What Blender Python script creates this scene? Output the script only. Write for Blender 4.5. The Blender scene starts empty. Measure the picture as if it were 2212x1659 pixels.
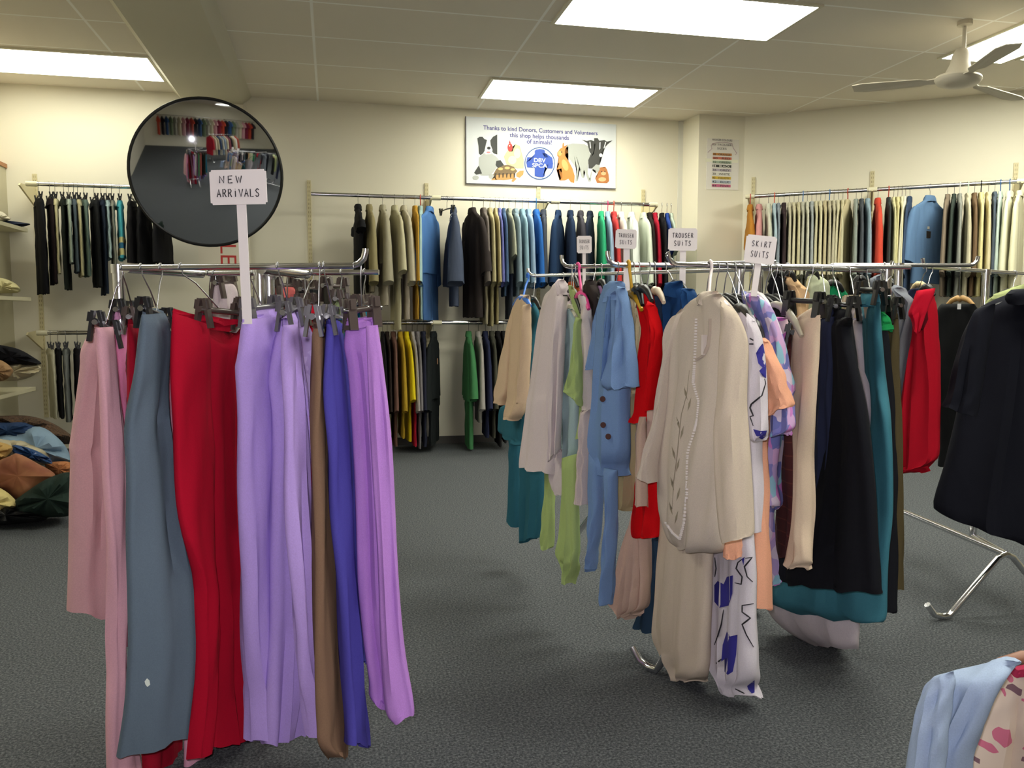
import bpy, bmesh, math, random
from mathutils import Vector, Matrix
from mathutils.bvhtree import BVHTree
random.seed(7)
sc = bpy.context.scene
col = sc.collection

# ------------------------------------------------------------------ camera, world, light, exposure
FPX, HY = 1734.0, 680.0
PITCH = math.atan((829.5 - HY) / FPX)
YAW = math.radians(12.55)
CAMZ = 1.06
cd = bpy.data.cameras.new('camera'); cam = bpy.data.objects.new('camera', cd); col.objects.link(cam)
cd.sensor_width = 36; cd.lens = 36 * FPX / 2212; cd.clip_start = .02
cam.location = (0, 0, CAMZ)
cam.rotation_euler = (math.pi / 2 - PITCH, 0, -YAW)
sc.camera = cam
sc.view_settings.view_transform = 'Standard'
sc.view_settings.look = 'None'
sc.view_settings.gamma = 1
sc.view_settings.use_curve_mapping = False
sc.view_settings.exposure = 0.22
w = bpy.data.worlds.new('world'); sc.world = w; w.use_nodes = True
w.node_tree.nodes['Background'].inputs[0].default_value = (.9, .92, 1, 1)
w.node_tree.nodes['Background'].inputs[1].default_value = .15
# the camera's own flash (its glint shows in the round mirror and on the chrome)
fl = bpy.data.lights.new('camera_flash', 'SPOT'); fl.energy = 54
fl.shadow_soft_size = .02; fl.spot_size = math.radians(95); fl.spot_blend = .6; fl.color = (1, .95, 1)
flo = bpy.data.objects.new('camera_flash', fl); col.objects.link(flo)
flo.location = (-.03, 0, CAMZ + .06); flo.rotation_euler = cam.rotation_euler
PANEL_E = 15.0
PANEL_C = (1, .99, .85)

# ------------------------------------------------------------------ pixel -> room helpers
_F = Vector((math.sin(YAW) * math.cos(PITCH), math.cos(YAW) * math.cos(PITCH), -math.sin(PITCH)))
_R = Vector((math.cos(YAW), -math.sin(YAW), 0)); _U = _R.cross(_F)
_G = Vector((math.sin(YAW), math.cos(YAW), 0))
C0 = Vector((0, 0, CAMZ))
def ray(x, y): return _F + _R * ((x - 1106) / FPX) - _U * ((y - 829.5) / FPX)
def P(x, y, d):
    r = ray(x, y); return C0 + r * (d / r.dot(_G))
def onz(x, y, z):
    r = ray(x, y); return C0 + r * ((z - CAMZ) / r.z)
def ony(x, y, Y):
    r = ray(x, y); return C0 + r * (Y / r.y)
def onpl(x, y, p, n):
    r = ray(x, y); return C0 + r * ((p - C0).dot(n) / r.dot(n))
def lerp(a, b, t): return a + (b - a) * t

# ------------------------------------------------------------------ materials
def lin(c): return c / 12.92 if c <= .04045 else ((c + .055) / 1.055) ** 2.4
def rgb(h):
    h = h.lstrip('#'); return tuple(lin(int(h[i:i + 2], 16) / 255) for i in (0, 2, 4)) + (1,)
_M = {}
def newmat(name, rough=.8, metal=0, base=(.5, .5, .5, 1)):
    m = bpy.data.materials.new(name); m.use_nodes = True
    b = m.node_tree.nodes['Principled BSDF']
    b.inputs['Base Color'].default_value = base; b.inputs['Roughness'].default_value = rough; b.inputs['Metallic'].default_value = metal
    return m, m.node_tree.nodes, m.node_tree.links, b
def plain(h, rough=.6, metal=0, key=''):
    k = ('p', h, rough, metal)
    if k not in _M: _M[k] = newmat('plain_' + h.lstrip('#'), rough, metal, rgb(h))[0]
    return _M[k]
def fabric(h, scale=1.0):
    k = ('f', h)
    if k in _M: return _M[k]
    m, n, l, b = newmat('fabric_' + h.lstrip('#'), .92)
    b.inputs['Specular IOR Level'].default_value = .15
    tc = n.new('ShaderNodeTexCoord')
    a = n.new('ShaderNodeTexNoise'); a.inputs['Scale'].default_value = 5; a.inputs['Detail'].default_value = 3
    f = n.new('ShaderNodeTexNoise'); f.inputs['Scale'].default_value = 420; f.inputs['Detail'].default_value = 1
    l.new(tc.outputs['Object'], a.inputs['Vector']); l.new(tc.outputs['Object'], f.inputs['Vector'])
    mx = n.new('ShaderNodeMix'); mx.data_type = 'RGBA'
    c = rgb(h); mx.inputs[6].default_value = tuple(v * .88 for v in c[:3]) + (1,); mx.inputs[7].default_value = tuple(min(1, v * 1.1) for v in c[:3]) + (1,)
    l.new(f.outputs['Fac'], mx.inputs[0]); l.new(mx.outputs[2], b.inputs['Base Color'])
    mp = n.new('ShaderNodeMapping'); mp.inputs['Scale'].default_value = (1, 1, .35)
    l.new(tc.outputs['Object'], mp.inputs['Vector'])
    a2 = n.new('ShaderNodeTexNoise'); a2.inputs['Scale'].default_value = 14; a2.inputs['Detail'].default_value = 2
    l.new(mp.outputs[0], a2.inputs['Vector'])
    bp = n.new('ShaderNodeBump'); bp.inputs['Strength'].default_value = .6; bp.inputs['Distance'].default_value = .016
    l.new(a2.outputs['Fac'], bp.inputs['Height'])
    bp2 = n.new('ShaderNodeBump'); bp2.inputs['Strength'].default_value = .25; bp2.inputs['Distance'].default_value = .001
    l.new(f.outputs['Fac'], bp2.inputs['Height']); l.new(bp.outputs[0], bp2.inputs['Normal']); l.new(bp2.outputs[0], b.inputs['Normal'])
    _M[k] = m; return m
def ramp(n, stops, interp='CONSTANT'):
    r = n.new('ShaderNodeValToRGB'); r.color_ramp.interpolation = interp
    e = r.color_ramp.elements
    while len(e) < len(stops): e.new(.5)
    for i, (p, c) in enumerate(stops): e[i].position = p; e[i].color = rgb(c)
    return r
def patch_mat(name, stops, scale=14, stretch=(1, 1, 1), dist=.08):
    m, n, l, b = newmat(name, .85)
    tc = n.new('ShaderNodeTexCoord'); mp = n.new('ShaderNodeMapping'); mp.inputs['Scale'].default_value = stretch
    nz = n.new('ShaderNodeTexNoise'); nz.inputs['Scale'].default_value = 10
    l.new(tc.outputs['Object'], nz.inputs['Vector'])
    ad = n.new('ShaderNodeVectorMath'); ad.operation = 'MULTIPLY_ADD'; ad.inputs[1].default_value = (dist,) * 3
    l.new(nz.outputs['Color'], ad.inputs[0]); l.new(tc.outputs['Object'], ad.inputs[2]); l.new(ad.outputs[0], mp.inputs[0])
    v = n.new('ShaderNodeTexVoronoi'); v.inputs['Scale'].default_value = scale; l.new(mp.outputs[0], v.inputs['Vector'])
    sp = n.new('ShaderNodeSeparateColor'); l.new(v.outputs['Color'], sp.inputs[0])
    r = ramp(n, stops); l.new(sp.outputs[0], r.inputs['Fac']); l.new(r.outputs[0], b.inputs['Base Color'])
    return m
def stripe_mat(name, base, stripe, freq, thr, axis=2):
    m, n, l, b = newmat(name, .9)
    tc = n.new('ShaderNodeTexCoord'); s = n.new('ShaderNodeSeparateXYZ'); l.new(tc.outputs['Object'], s.inputs[0])
    mu = n.new('ShaderNodeMath'); mu.operation = 'MULTIPLY'; mu.inputs[1].default_value = freq; l.new(s.outputs[axis], mu.inputs[0])
    fr = n.new('ShaderNodeMath'); fr.operation = 'FRACT'; l.new(mu.outputs[0], fr.inputs[0])
    r = ramp(n, [(0, base), (thr, stripe)]); l.new(fr.outputs[0], r.inputs['Fac']); l.new(r.outputs[0], b.inputs['Base Color'])
    return m
def emit(name, c, s):
    m = bpy.data.materials.new(name); m.use_nodes = True; n = m.node_tree.nodes; n.clear()
    e = n.new('ShaderNodeEmission'); e.inputs[0].default_value = tuple(c) + (1,); e.inputs[1].default_value = s
    o = n.new('ShaderNodeOutputMaterial'); m.node_tree.links.new(e.outputs[0], o.inputs[0]); return m
def noisy(name, a, bcol, scale, rough=.9, bump=0, detail=2, stops=(.35, .65)):
    m, n, l, b = newmat(name, rough)
    tc = n.new('ShaderNodeTexCoord'); z = n.new('ShaderNodeTexNoise'); z.inputs['Scale'].default_value = scale; z.inputs['Detail'].default_value = detail
    l.new(tc.outputs['Object'], z.inputs['Vector'])
    r = ramp(n, [(stops[0], a), (stops[1], bcol)], 'LINEAR'); l.new(z.outputs['Fac'], r.inputs['Fac']); l.new(r.outputs[0], b.inputs['Base Color'])
    if bump:
        bp = n.new('ShaderNodeBump'); bp.inputs['Strength'].default_value = .6; bp.inputs['Distance'].default_value = bump
        l.new(z.outputs['Fac'], bp.inputs['Height']); l.new(bp.outputs[0], b.inputs['Normal'])
    return m
CHROME = plain('#dadadd', .2, 1)
WIRE = plain('#a9a9ac', .25, 1)
BLACK = plain('#141414', .4)
CARD = plain('#e4dcdc', .6)
INK = plain('#1d1b22', .6)
BEIGE = plain('#cfc49a', .5)

# ------------------------------------------------------------------ mesh helpers
def ring_faces(bm, r0, r1):
    n = len(r0)
    for j in range(n): bm.faces.new((r0[j], r0[(j + 1) % n], r1[(j + 1) % n], r1[j]))
def tube(bm, pts, r, seg=8, cap=True):
    pts = [Vector(p) for p in pts]; prev = None; first = None
    rs = r if isinstance(r, (list, tuple)) else [r] * len(pts)
    nrm = None
    for i, p in enumerate(pts):
        t = (pts[min(i + 1, len(pts) - 1)] - pts[max(i - 1, 0)])
        t = t.normalized() if t.length > 1e-9 else Vector((0, 0, 1))
        if nrm is None:
            nrm = t.orthogonal().normalized()
        else:
            nrm = (nrm - t * nrm.dot(t)); nrm = nrm.normalized() if nrm.length > 1e-6 else t.orthogonal().normalized()
        bn = t.cross(nrm)
        rg = [bm.verts.new(p + (nrm * math.cos(2 * math.pi * k / seg) + bn * math.sin(2 * math.pi * k / seg)) * rs[i]) for k in range(seg)]
        if prev: ring_faces(bm, prev, rg)
        else: first = rg
        prev = rg
    if cap: bm.faces.new(first[::-1]); bm.faces.new(prev)
def box(bm, c, s, M=None):
    vs = []
    for z in (-1, 1):
        for (x, y) in ((-1, -1), (1, -1), (1, 1), (-1, 1)):
            v = Vector((x * s[0] / 2, y * s[1] / 2, z * s[2] / 2))
            if M is not None: v = M @ v
            vs.append(bm.verts.new(Vector(c) + v))
    for f in ((0, 3, 2, 1), (4, 5, 6, 7), (0, 1, 5, 4), (1, 2, 6, 5), (2, 3, 7, 6), (3, 0, 4, 7)): bm.faces.new([vs[i] for i in f])
def lathe(bm, prof, seg=32, M=None):
    prev = None
    for (r, z) in prof:
        rg = []
        for k in range(seg):
            a = 2 * math.pi * k / seg; v = Vector((r * math.cos(a), r * math.sin(a), z)); rg.append(bm.verts.new(M @ v if M is not None else v))
        if prev: ring_faces(bm, prev, rg)
        else: bm.faces.new(rg[::-1])
        prev = rg
    bm.faces.new(prev)
def arc(c, r, a0, a1, u, v, n=8):
    return [Vector(c) + Vector(u) * (r * math.cos(lerp(a0, a1, i / n))) + Vector(v) * (r * math.sin(lerp(a0, a1, i / n))) for i in range(n + 1)]
def smooth_rows(rows, n):
    """Catmull-Rom through the given rows, n samples."""
    out = []; k = len(rows)
    for i in range(n):
        t = i / (n - 1) * (k - 1); a = min(int(t), k - 2); f = t - a
        p0, p1, p2, p3 = rows[max(a - 1, 0)], rows[a], rows[a + 1], rows[min(a + 2, k - 1)]
        out.append(tuple(.5 * (2 * b + (c - a_) * f + (2 * a_ - 5 * b + 4 * c - d) * f * f + (3 * b - a_ - 3 * c + d) * f ** 3) for a_, b, c, d in zip(p0, p1, p2, p3)))
    return out
def loft(bm, secs, M=32, folds=4, amp=.01, seed=0, ex=.8, hem=.0035, wr=.003, sag=0, open_top=False):
    """secs: list of (centre, half-axis vector, half-thickness vector); a hollow-looking hanging cloth body with waves."""
    rnd = random.Random(seed); ph = rnd.random() * 6; ph2 = rnd.random() * 6; k2 = folds * (1.6 + rnd.random() * .5); dr = rnd.uniform(-1, 1)
    prev = None; n = len(secs); first = None
    for i, (c, a, t) in enumerate(secs):
        g = i / (n - 1); rg = []
        tn = t.normalized() if t.length > 1e-9 else Vector((0, 1, 0))
        for j in range(M):
            an = 2 * math.pi * j / M; cx, sx = math.cos(an), math.sin(an)
            u = math.copysign(abs(cx) ** ex, cx); s = math.copysign(abs(sx) ** ex, sx)
            wv = amp * min(1, g * 1.6 + .12) * (math.sin(folds * math.pi * u * .5 * 2 + ph + dr * g) * .7 + math.sin(k2 * math.pi * u + ph2 - dr * g * 1.4) * .3) * (1 - abs(u) ** 4)
            k1 = wr * math.sin(9 * u + 7 * g + ph2) * math.sin(11 * g - 3 * u + ph) + wr * .6 * math.sin(23 * g + 5 * u * (1 + .3 * dr) + ph)
            zz = -sag * (1 - u * u) * max(0, 1 - g * 5) if sag > 0 else 0
            if g > .8: zz += hem * (g - .8) * 5 * (math.sin(folds * math.pi * u + ph * 2) + .3 * math.sin(7.3 * u + ph2))
            rg.append(bm.verts.new(c + a * u + t * s + tn * (wv + k1 * min(1, g * 3)) + Vector((0, 0, zz))))
        if prev: ring_faces(bm, prev, rg)
        else: first = rg
        prev = rg
    # turned-in hem, and a closed top
    c, a, t = secs[-1]
    inner = [bm.verts.new(v.co + (c - v.co) * .12 + Vector((0, 0, .012))) for v in prev]
    ring_faces(bm, prev, inner); bm.faces.new(inner)
    if not open_top: bm.faces.new(first[::-1])
def cloth(bm, rows, dl, dr, th, n=26, **kw):
    """A hanging piece of cloth: rows of (x left, y left, x right, y right) edge points, the depths of its two edges, thickness."""
    dl = dl if isinstance(dl, tuple) else (dl, dl); dr = dr if isinstance(dr, tuple) else (dr, dr); th = th if isinstance(th, tuple) else (th * .55, th); th = (th[0] * .75, th[1] * .75)
    secs = []
    rr = smooth_rows(rows, n)
    for i, (xl, yl, xr, yr) in enumerate(rr):
        g = i / (n - 1); L = P(xl, yl, lerp(*dl, g)); R = P(xr, yr, lerp(*dr, g)); a = (R - L) / 2
        h = Vector((a.x, a.y, 0)); nn = Vector((h.y, -h.x, 0)).normalized() if h.length > 1e-6 else -_G
        e = min(1, (i + .6) / 2.0)
        T = lerp(*th, g) / 2 * e
        # keep the silhouette: shrink the half width by what the thickness adds
        v = ((L + R) / 2 - C0); v.z = 0; v.normalize()
        hn = h.normalized() if h.length > 1e-6 else _R
        cs = abs(hn.x * v.y - hn.y * v.x); sn = abs(nn.x * v.y - nn.y * v.x)
        s0 = h.length * cs; s1 = math.sqrt(max(s0 * s0 - (T * sn) ** 2, (s0 * .35) ** 2))
        secs.append(((L + R) / 2, a * (s1 / s0 if s0 > 1e-6 else 1), nn * T))
    loft(bm, secs, **kw)
# ------------------------------------------------------------------ objects
def clean(bm, smooth=True):
    bmesh.ops.remove_doubles(bm, verts=bm.verts, dist=1e-6)
    bmesh.ops.recalc_face_normals(bm, faces=bm.faces)
    for f in bm.faces: f.smooth = smooth
def mesh(name, bm, mat, smooth=True, sharp=None):
    clean(bm, smooth); me = bpy.data.meshes.new(name); bm.to_mesh(me); bm.free()
    if smooth: me.set_sharp_from_angle(angle=sharp or math.radians(50))
    for m in (mat if isinstance(mat, (list, tuple)) else [mat]): me.materials.append(m)
    return me
def tag(o, label=None, cat=None, group=None, kind=None):
    if label: o['label'] = label
    if cat: o['category'] = cat
    if group: o['group'] = group
    if kind: o['kind'] = kind
    return o
def thing(name, label, cat, loc=(0, 0, 0), rz=0, group=None):
    o = bpy.data.objects.new(name, None); col.objects.link(o); o.location = loc; o.rotation_euler = (0, 0, rz); o.empty_display_size = .05
    return tag(o, label, cat, group)
def part(name, bm, mat, parent, world=True, smooth=True, label=None):
    """A mesh under its thing; world: the mesh was laid out in room coordinates."""
    if world:
        r = parent
        off = Vector((0, 0, 0))
        while r is not None: off += r.location; r = r.parent
        bmesh.ops.translate(bm, verts=bm.verts, vec=-off)
    o = bpy.data.objects.new(name, mesh(name, bm, mat, smooth)); col.objects.link(o); o.parent = parent
    if label: o['label'] = label
    return o
def solo(name, bm, mat, label, cat, group=None, kind=None, smooth=True):
    bm.verts.ensure_lookup_table()
    zs = [v.co.z for v in bm.verts]; c = sum((v.co for v in bm.verts), Vector()) / len(bm.verts); c.z = min(zs)
    bmesh.ops.translate(bm, verts=bm.verts, vec=-c)
    o = bpy.data.objects.new(name, mesh(name, bm, mat, smooth)); col.objects.link(o); o.location = c
    return tag(o, label, cat, group, kind)
def struct(name, bm, mat, label, cat, smooth=False):
    return solo(name, bm, mat, label, cat, kind='structure', smooth=smooth)
def copy_tree(o, parent=None):
    c = o.copy(); col.objects.link(c)
    if parent is not None: c.parent = parent
    for ch in o.children: copy_tree(ch, c)
    return c
B = bmesh.new
def surf(o, x, y, off=.002):
    """The point of a part's surface that the picture shows at x, y, lifted by off."""
    me = o.data; M = Matrix.Translation(Vector((0, 0, 0)))
    loc = Vector((0, 0, 0)); r = o
    while r is not None: loc += r.location; r = r.parent
    key = o.name
    if key not in _BV: _BV[key] = BVHTree.FromPolygons([v.co + loc for v in me.vertices], [tuple(p.vertices) for p in me.polygons])
    r = ray(x, y).normalized(); h = _BV[key].ray_cast(C0, r)
    if h[0] is None: h = _BV[key].find_nearest(P(x, y, 2.2))
    return h[0] - r * off
_BV = {}

def stamp(o, polys, mat, off=.0035, lines=(), lw=.0016):
    """Print shapes (outlines as the picture shows them) and thin lines onto a part's own mesh."""
    me = o.data; loc = Vector((0, 0, 0)); r = o
    while r is not None: loc += r.location; r = r.parent
    add = B()
    for pl in polys:
        b2 = B(); b2.faces.new([b2.verts.new((x, y, 0)) for x, y in pl])
        xs = [p[0] for p in pl]; ys = [p[1] for p in pl]
        for ax, lo, hi in ((0, min(xs), max(xs)), (1, min(ys), max(ys))):
            v = lo + 7
            while v < hi:
                n = (1, 0, 0) if ax == 0 else (0, 1, 0); c = (v, 0, 0) if ax == 0 else (0, v, 0)
                bmesh.ops.bisect_plane(b2, geom=b2.verts[:] + b2.edges[:] + b2.faces[:], plane_co=c, plane_no=n); v += 7
        bmesh.ops.triangulate(b2, faces=b2.faces[:])
        mp = {v: add.verts.new(surf(o, v.co.x, v.co.y, off)) for v in b2.verts}
        for f in b2.faces: add.faces.new([mp[v] for v in f.verts])
        b2.free()
    for ln in lines:
        ps = []
        for a, b_ in zip(ln, ln[1:]):
            k = max(1, int(math.hypot(b_[0] - a[0], b_[1] - a[1]) / 6))
            ps += [surf(o, lerp(a[0], b_[0], i / k), lerp(a[1], b_[1], i / k), off * .5) for i in range(k)]
        ps.append(surf(o, *ln[-1], off * .5)); n = len(ps)
        tube(add, ps, [lw * (.5 + .8 * math.sin(math.pi * (i + .5) / n)) for i in range(n)], 6)
    bmesh.ops.translate(add, verts=add.verts, vec=-loc)
    me.materials.append(mat); mi = len(me.materials) - 1
    for f in add.faces: f.material_index = mi; f.smooth = True
    bm = B(); bm.from_mesh(me); t = bpy.data.meshes.new('t'); add.to_mesh(t); add.free(); bm.from_mesh(t); bpy.data.meshes.remove(t); bm.to_mesh(me); bm.free()

# a small hand-drawn letter set (strokes in a 1 x 1 box)
def _o(cx, cy, rx, ry, a0=0, a1=360, n=14): return [(cx + rx * math.cos(math.radians(lerp(a0, a1, i / n))), cy + ry * math.sin(math.radians(lerp(a0, a1, i / n)))) for i in range(n + 1)]
_S = [(.85, .85), (.6, 1), (.3, .95), (.15, .75), (.35, .55), (.65, .45), (.85, .25), (.65, .03), (.3, 0), (.1, .15)]
STROKES = {'N': [[(.1, 0), (.12, 1), (.85, .02), (.88, 1)]], 'E': [[(.85, 1), (.15, .98), (.13, 0), (.85, .02)], [(.15, .5), (.7, .52)]], 'W': [[(0, 1), (.25, 0), (.5, .8), (.72, 0), (1, 1)]],
    'A': [[(.05, 0), (.5, 1), (.92, 0)], [(.2, .38), (.8, .38)]], 'R': [[(.15, 0), (.15, 1), (.6, 1), (.85, .8), (.65, .55), (.15, .5)], [(.45, .5), (.9, 0)]],
    'I': [[(.5, 0), (.5, .8)], [(.47, 1), (.53, 1)]], 'V': [[(.05, 1), (.5, 0), (.95, 1)]], 'L': [[(.15, 1), (.15, 0), (.85, .02)]], 'S': [_S],
    'T': [[(0, .97), (1, 1)], [(.5, .98), (.5, 0)]], 'O': [_o(.5, .5, .42, .5, 90, 450)], 'U': [[(.12, 1), (.14, .3), (.35, .02), (.65, .03), (.86, .3), (.88, 1)]],
    'K': [[(.15, 0), (.15, 1)], [(.85, 1), (.15, .45), (.9, 0)]]}
def hand_text(bm, lines, org, ux, uz, nrm, th):
    """lines: (text, x0, y0, letter width, letter height, gap) in the card's own plane."""
    for (t, x0, y0, lw, lh, gap) in lines:
        for i, ch in enumerate(t):
            for st in STROKES.get(ch, []):
                pts = [Vector(org) + Vector(ux) * (x0 + i * (lw + gap) + a * lw) + Vector(uz) * (y0 + b_ * lh) + Vector(nrm) * th * .6 for a, b_ in st]
                tube(bm, pts, th, 6)
def text_mesh(s, bold=0):
    cu = bpy.data.curves.new('t', 'FONT'); cu.body = s; cu.align_x = 'CENTER'; cu.offset = bold; cu.fill_mode = 'BOTH'
    o = bpy.data.objects.new('t', cu); col.objects.link(o)
    dg = bpy.context.evaluated_depsgraph_get(); me = bpy.data.meshes.new_from_object(o.evaluated_get(dg))
    bpy.data.objects.remove(o); bpy.data.curves.remove(cu); return me
def put_text(bm, s, c, ux, uz, width=None, height=None, bold=0, off=(0, 0, 0)):
    """Flat lettering: centred at c (baseline), along ux, up uz."""
    me = text_mesh(s, bold); xs = [v.co.x for v in me.vertices]; ys = [v.co.y for v in me.vertices]
    sx = width / (max(xs) - min(xs)) if width else None; sy = height / (max(ys) - min(ys)) if height else sx
    sx = sx or sy; mx = (max(xs) + min(xs)) / 2
    vs = [bm.verts.new(Vector(c) + Vector(ux) * ((v.co.x - mx) * sx) + Vector(uz) * (v.co.y * sy)) for v in me.vertices]
    for p in me.polygons:
        try: bm.faces.new([vs[i] for i in p.vertices])
        except ValueError: pass
    bpy.data.meshes.remove(me)
ORD = 'first second third fourth fifth sixth seventh eighth ninth tenth eleventh twelfth thirteenth fourteenth fifteenth sixteenth seventeenth eighteenth nineteenth twentieth'.split()
def ordn(i):
    if i < 20: return ORD[i]
    t = ['twenty', 'thirty', 'forty'][(i + 1) // 10 - 2]; r = (i + 1) % 10
    return (t[:-1] + 'ieth') if r == 0 else t + '-' + ORD[r - 1]
# ================================================================== THE ROOM
CEIL = CAMZ + 1.65
BACK = 6.55; XL = -2.34; PX0, PX1, PY = 2.956, 3.398, 6.292
WD = Vector((.809, -.588, 0)); WN = Vector((-.588, -.809, 0)); W0 = Vector((PX1, PY, 0))
W1 = W0 + WD * 4.3; REAR = -3.2
def wallmat(name, h):
    m, n, l, b = newmat(name, .75, 0, rgb(h))
    tc = n.new('ShaderNodeTexCoord'); z = n.new('ShaderNodeTexNoise'); z.inputs['Scale'].default_value = 1.3; z.inputs['Detail'].default_value = 4
    l.new(tc.outputs['Object'], z.inputs['Vector'])
    c = rgb(h); mx = n.new('ShaderNodeMix'); mx.data_type = 'RGBA'
    mx.inputs[6].default_value = tuple(v * .95 for v in c[:3]) + (1,); mx.inputs[7].default_value = c; l.new(z.outputs['Fac'], mx.inputs[0]); l.new(mx.outputs[2], b.inputs['Base Color'])
    return m
WALL = wallmat('wall_paint', '#e6e0cb')
def slab(name, p0, p1, z0, z1, out, mat, label):
    """A wall slab between two floor points, its thickness going outwards."""
    bm = B(); p0, p1, out = Vector(p0), Vector(p1), Vector(out) * .1
    v = [bm.verts.new(Vector((q.x, q.y, z))) for z in (z0, z1) for q in (p0, p1, p1 + out, p0 + out)]
    for f in ((0, 1, 2, 3), (4, 5, 6, 7), (0, 1, 5, 4), (1, 2, 6, 5), (2, 3, 7, 6), (3, 0, 4, 7)): bm.faces.new([v[i] for i in f])
    return struct(name, bm, mat, label, 'wall')
slab('wall_back', (XL, BACK, 0), (PX0 + .1, BACK, 0), 0, CEIL, (0, 1, 0), WALL, 'off-white back wall behind the clothes rails and animal banner')
slab('wall_angled', W0, W1, 0, CEIL, -WN, WALL, 'off-white angled wall behind the long row of pale jackets')
slab('wall_left', (XL, REAR, 0), (XL, BACK, 0), 0, CEIL, (-1, 0, 0), WALL, 'cream wall at the shelves side')
slab('wall_right', (W1.x, W1.y, 0), (W1.x, REAR, 0), 0, CEIL, (1, 0, 0), WALL, 'off-white wall past the coat rack')
slab('wall_rear', (XL, REAR, 0), (W1.x, REAR, 0), 0, CEIL, (0, -1, 0), WALL, 'off-white wall opposite the banner')
bm = B()
v = [bm.verts.new((x, y, z)) for z in (0, CEIL) for x, y in ((PX0, BACK), (2.985, PY), (PX1, PY), (PX1 + .1, BACK))]
for f in ((0, 1, 5, 4), (1, 2, 6, 5), (2, 3, 7, 6), (3, 0, 4, 7), (4, 5, 6, 7), (0, 1, 2, 3)): bm.faces.new([v[i] for i in f])
struct('pillar', bm, WALL, 'off-white pilaster in the corner carrying the size chart', 'pillar')
bm = B(); box(bm, ((XL + W1.x) / 2, (REAR + BACK) / 2, -.05), (W1.x - XL + .3, BACK - REAR + .3, .1))
m, n, l, b = newmat('carpet', .97)
b.inputs['Specular IOR Level'].default_value = .1
tc = n.new('ShaderNodeTexCoord')
z = n.new('ShaderNodeTexNoise'); z.inputs['Scale'].default_value = 150; z.inputs['Detail'].default_value = 6; z.inputs['Roughness'].default_value = .75; l.new(tc.outputs['Object'], z.inputs['Vector'])
r = ramp(n, [(.36, '#33363a'), (.5, '#535659'), (.64, '#787b7e')], 'LINEAR'); l.new(z.outputs['Fac'], r.inputs['Fac']); l.new(r.outputs[0], b.inputs['Base Color'])
bp = n.new('ShaderNodeBump'); bp.inputs['Strength'].default_value = .6; bp.inputs['Distance'].default_value = .0025; l.new(z.outputs['Fac'], bp.inputs['Height']); l.new(bp.outputs[0], b.inputs['Normal'])
struct('floor', bm, m, 'speckled blue-grey carpet floor', 'floor')
bm = B(); box(bm, ((XL + W1.x) / 2, (REAR + BACK) / 2, CEIL + .05), (W1.x - XL + .3, BACK - REAR + .3, .1))
m, n, l, b = newmat('ceiling_tiles', .85)
tc = n.new('ShaderNodeTexCoord'); mp = n.new('ShaderNodeMapping'); mp.inputs['Location'].default_value = (-1.17 + (XL + W1.x) / 2 + 1.25 * 6, -4.53 + (REAR + BACK) / 2 + .548 * 20, 0); l.new(tc.outputs['Object'], mp.inputs[0])
br = n.new('ShaderNodeTexBrick'); br.offset = 0; br.squash = 1; br.inputs['Scale'].default_value = 1; br.inputs['Brick Width'].default_value = 1.25; br.inputs['Row Height'].default_value = .548; br.inputs['Mortar Size'].default_value = .010; br.inputs['Mortar Smooth'].default_value = .4
br.inputs['Color1'].default_value = rgb('#e6dece'); br.inputs['Color2'].default_value = rgb('#e3dbc9'); br.inputs['Mortar'].default_value = rgb('#faf8f0')
l.new(mp.outputs[0], br.inputs['Vector']); l.new(br.outputs['Color'], b.inputs['Base Color'])
struct('ceiling', bm, m, 'cream suspended tile ceiling', 'ceiling')
bm = B()
pr = [(-1.12, CEIL), (-1.06, CEIL - .06), (-.63, CEIL - .06), (-.57, CEIL)]
va = [bm.verts.new((x, REAR, z)) for x, z in pr]; vb = [bm.verts.new((x, BACK, z)) for x, z in pr]
for i in range(4): bm.faces.new((va[i], va[(i + 1) % 4], vb[(i + 1) % 4], vb[i]))
bm.faces.new(va); bm.faces.new(vb[::-1])
struct('trim_1', bm, wallmat('beam_paint', '#cdc8b4'), 'boxed-in ceiling beam running back to the wall', 'beam')
def wallbar(name, px0, px1, y0, y1, mat, label, th=.02, cat='trim'):
    a = ony(px0, y0, BACK); c = ony(px1, y1, BACK); bm = B()
    box(bm, ((a.x + c.x) / 2, BACK - th / 2, (a.z + c.z) / 2), (abs(c.x - a.x), th, abs(a.z - c.z)))
    return struct(name, bm, mat, label, cat)
wallbar('trim_2', 531, 546, 214, 960, plain('#d8d2bf', .5), 'pale vertical cover strip on the back wall under the beam')
wallbar('trim_3', 1466, 1472, 262, 955, plain('#d6d4c8', .5), 'narrow pale strip on the back wall beside the pilaster', .01)
bm = B(); box(bm, ((XL + PX0) / 2, BACK - .006, .03), (PX0 - XL, .012, .06)); struct('dark_strip_back', bm, plain('#4a4743', .6), 'low dark strip along the foot of the back wall', 'dark_strip')  # thin dark strip where the back wall meets the floor
bm = B(); q = W0 + WD * 2.1 + WN * .006; box(bm, (q.x, q.y, .03), (4.2, .012, .06), Matrix.Rotation(math.atan2(WD.y, WD.x), 3, 'Z')); struct('dark_strip_angled', bm, plain('#4a4743', .6), 'low dark strip along the foot of the angled wall', 'dark_strip')  # same dark strip carried along the angled wall

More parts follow.
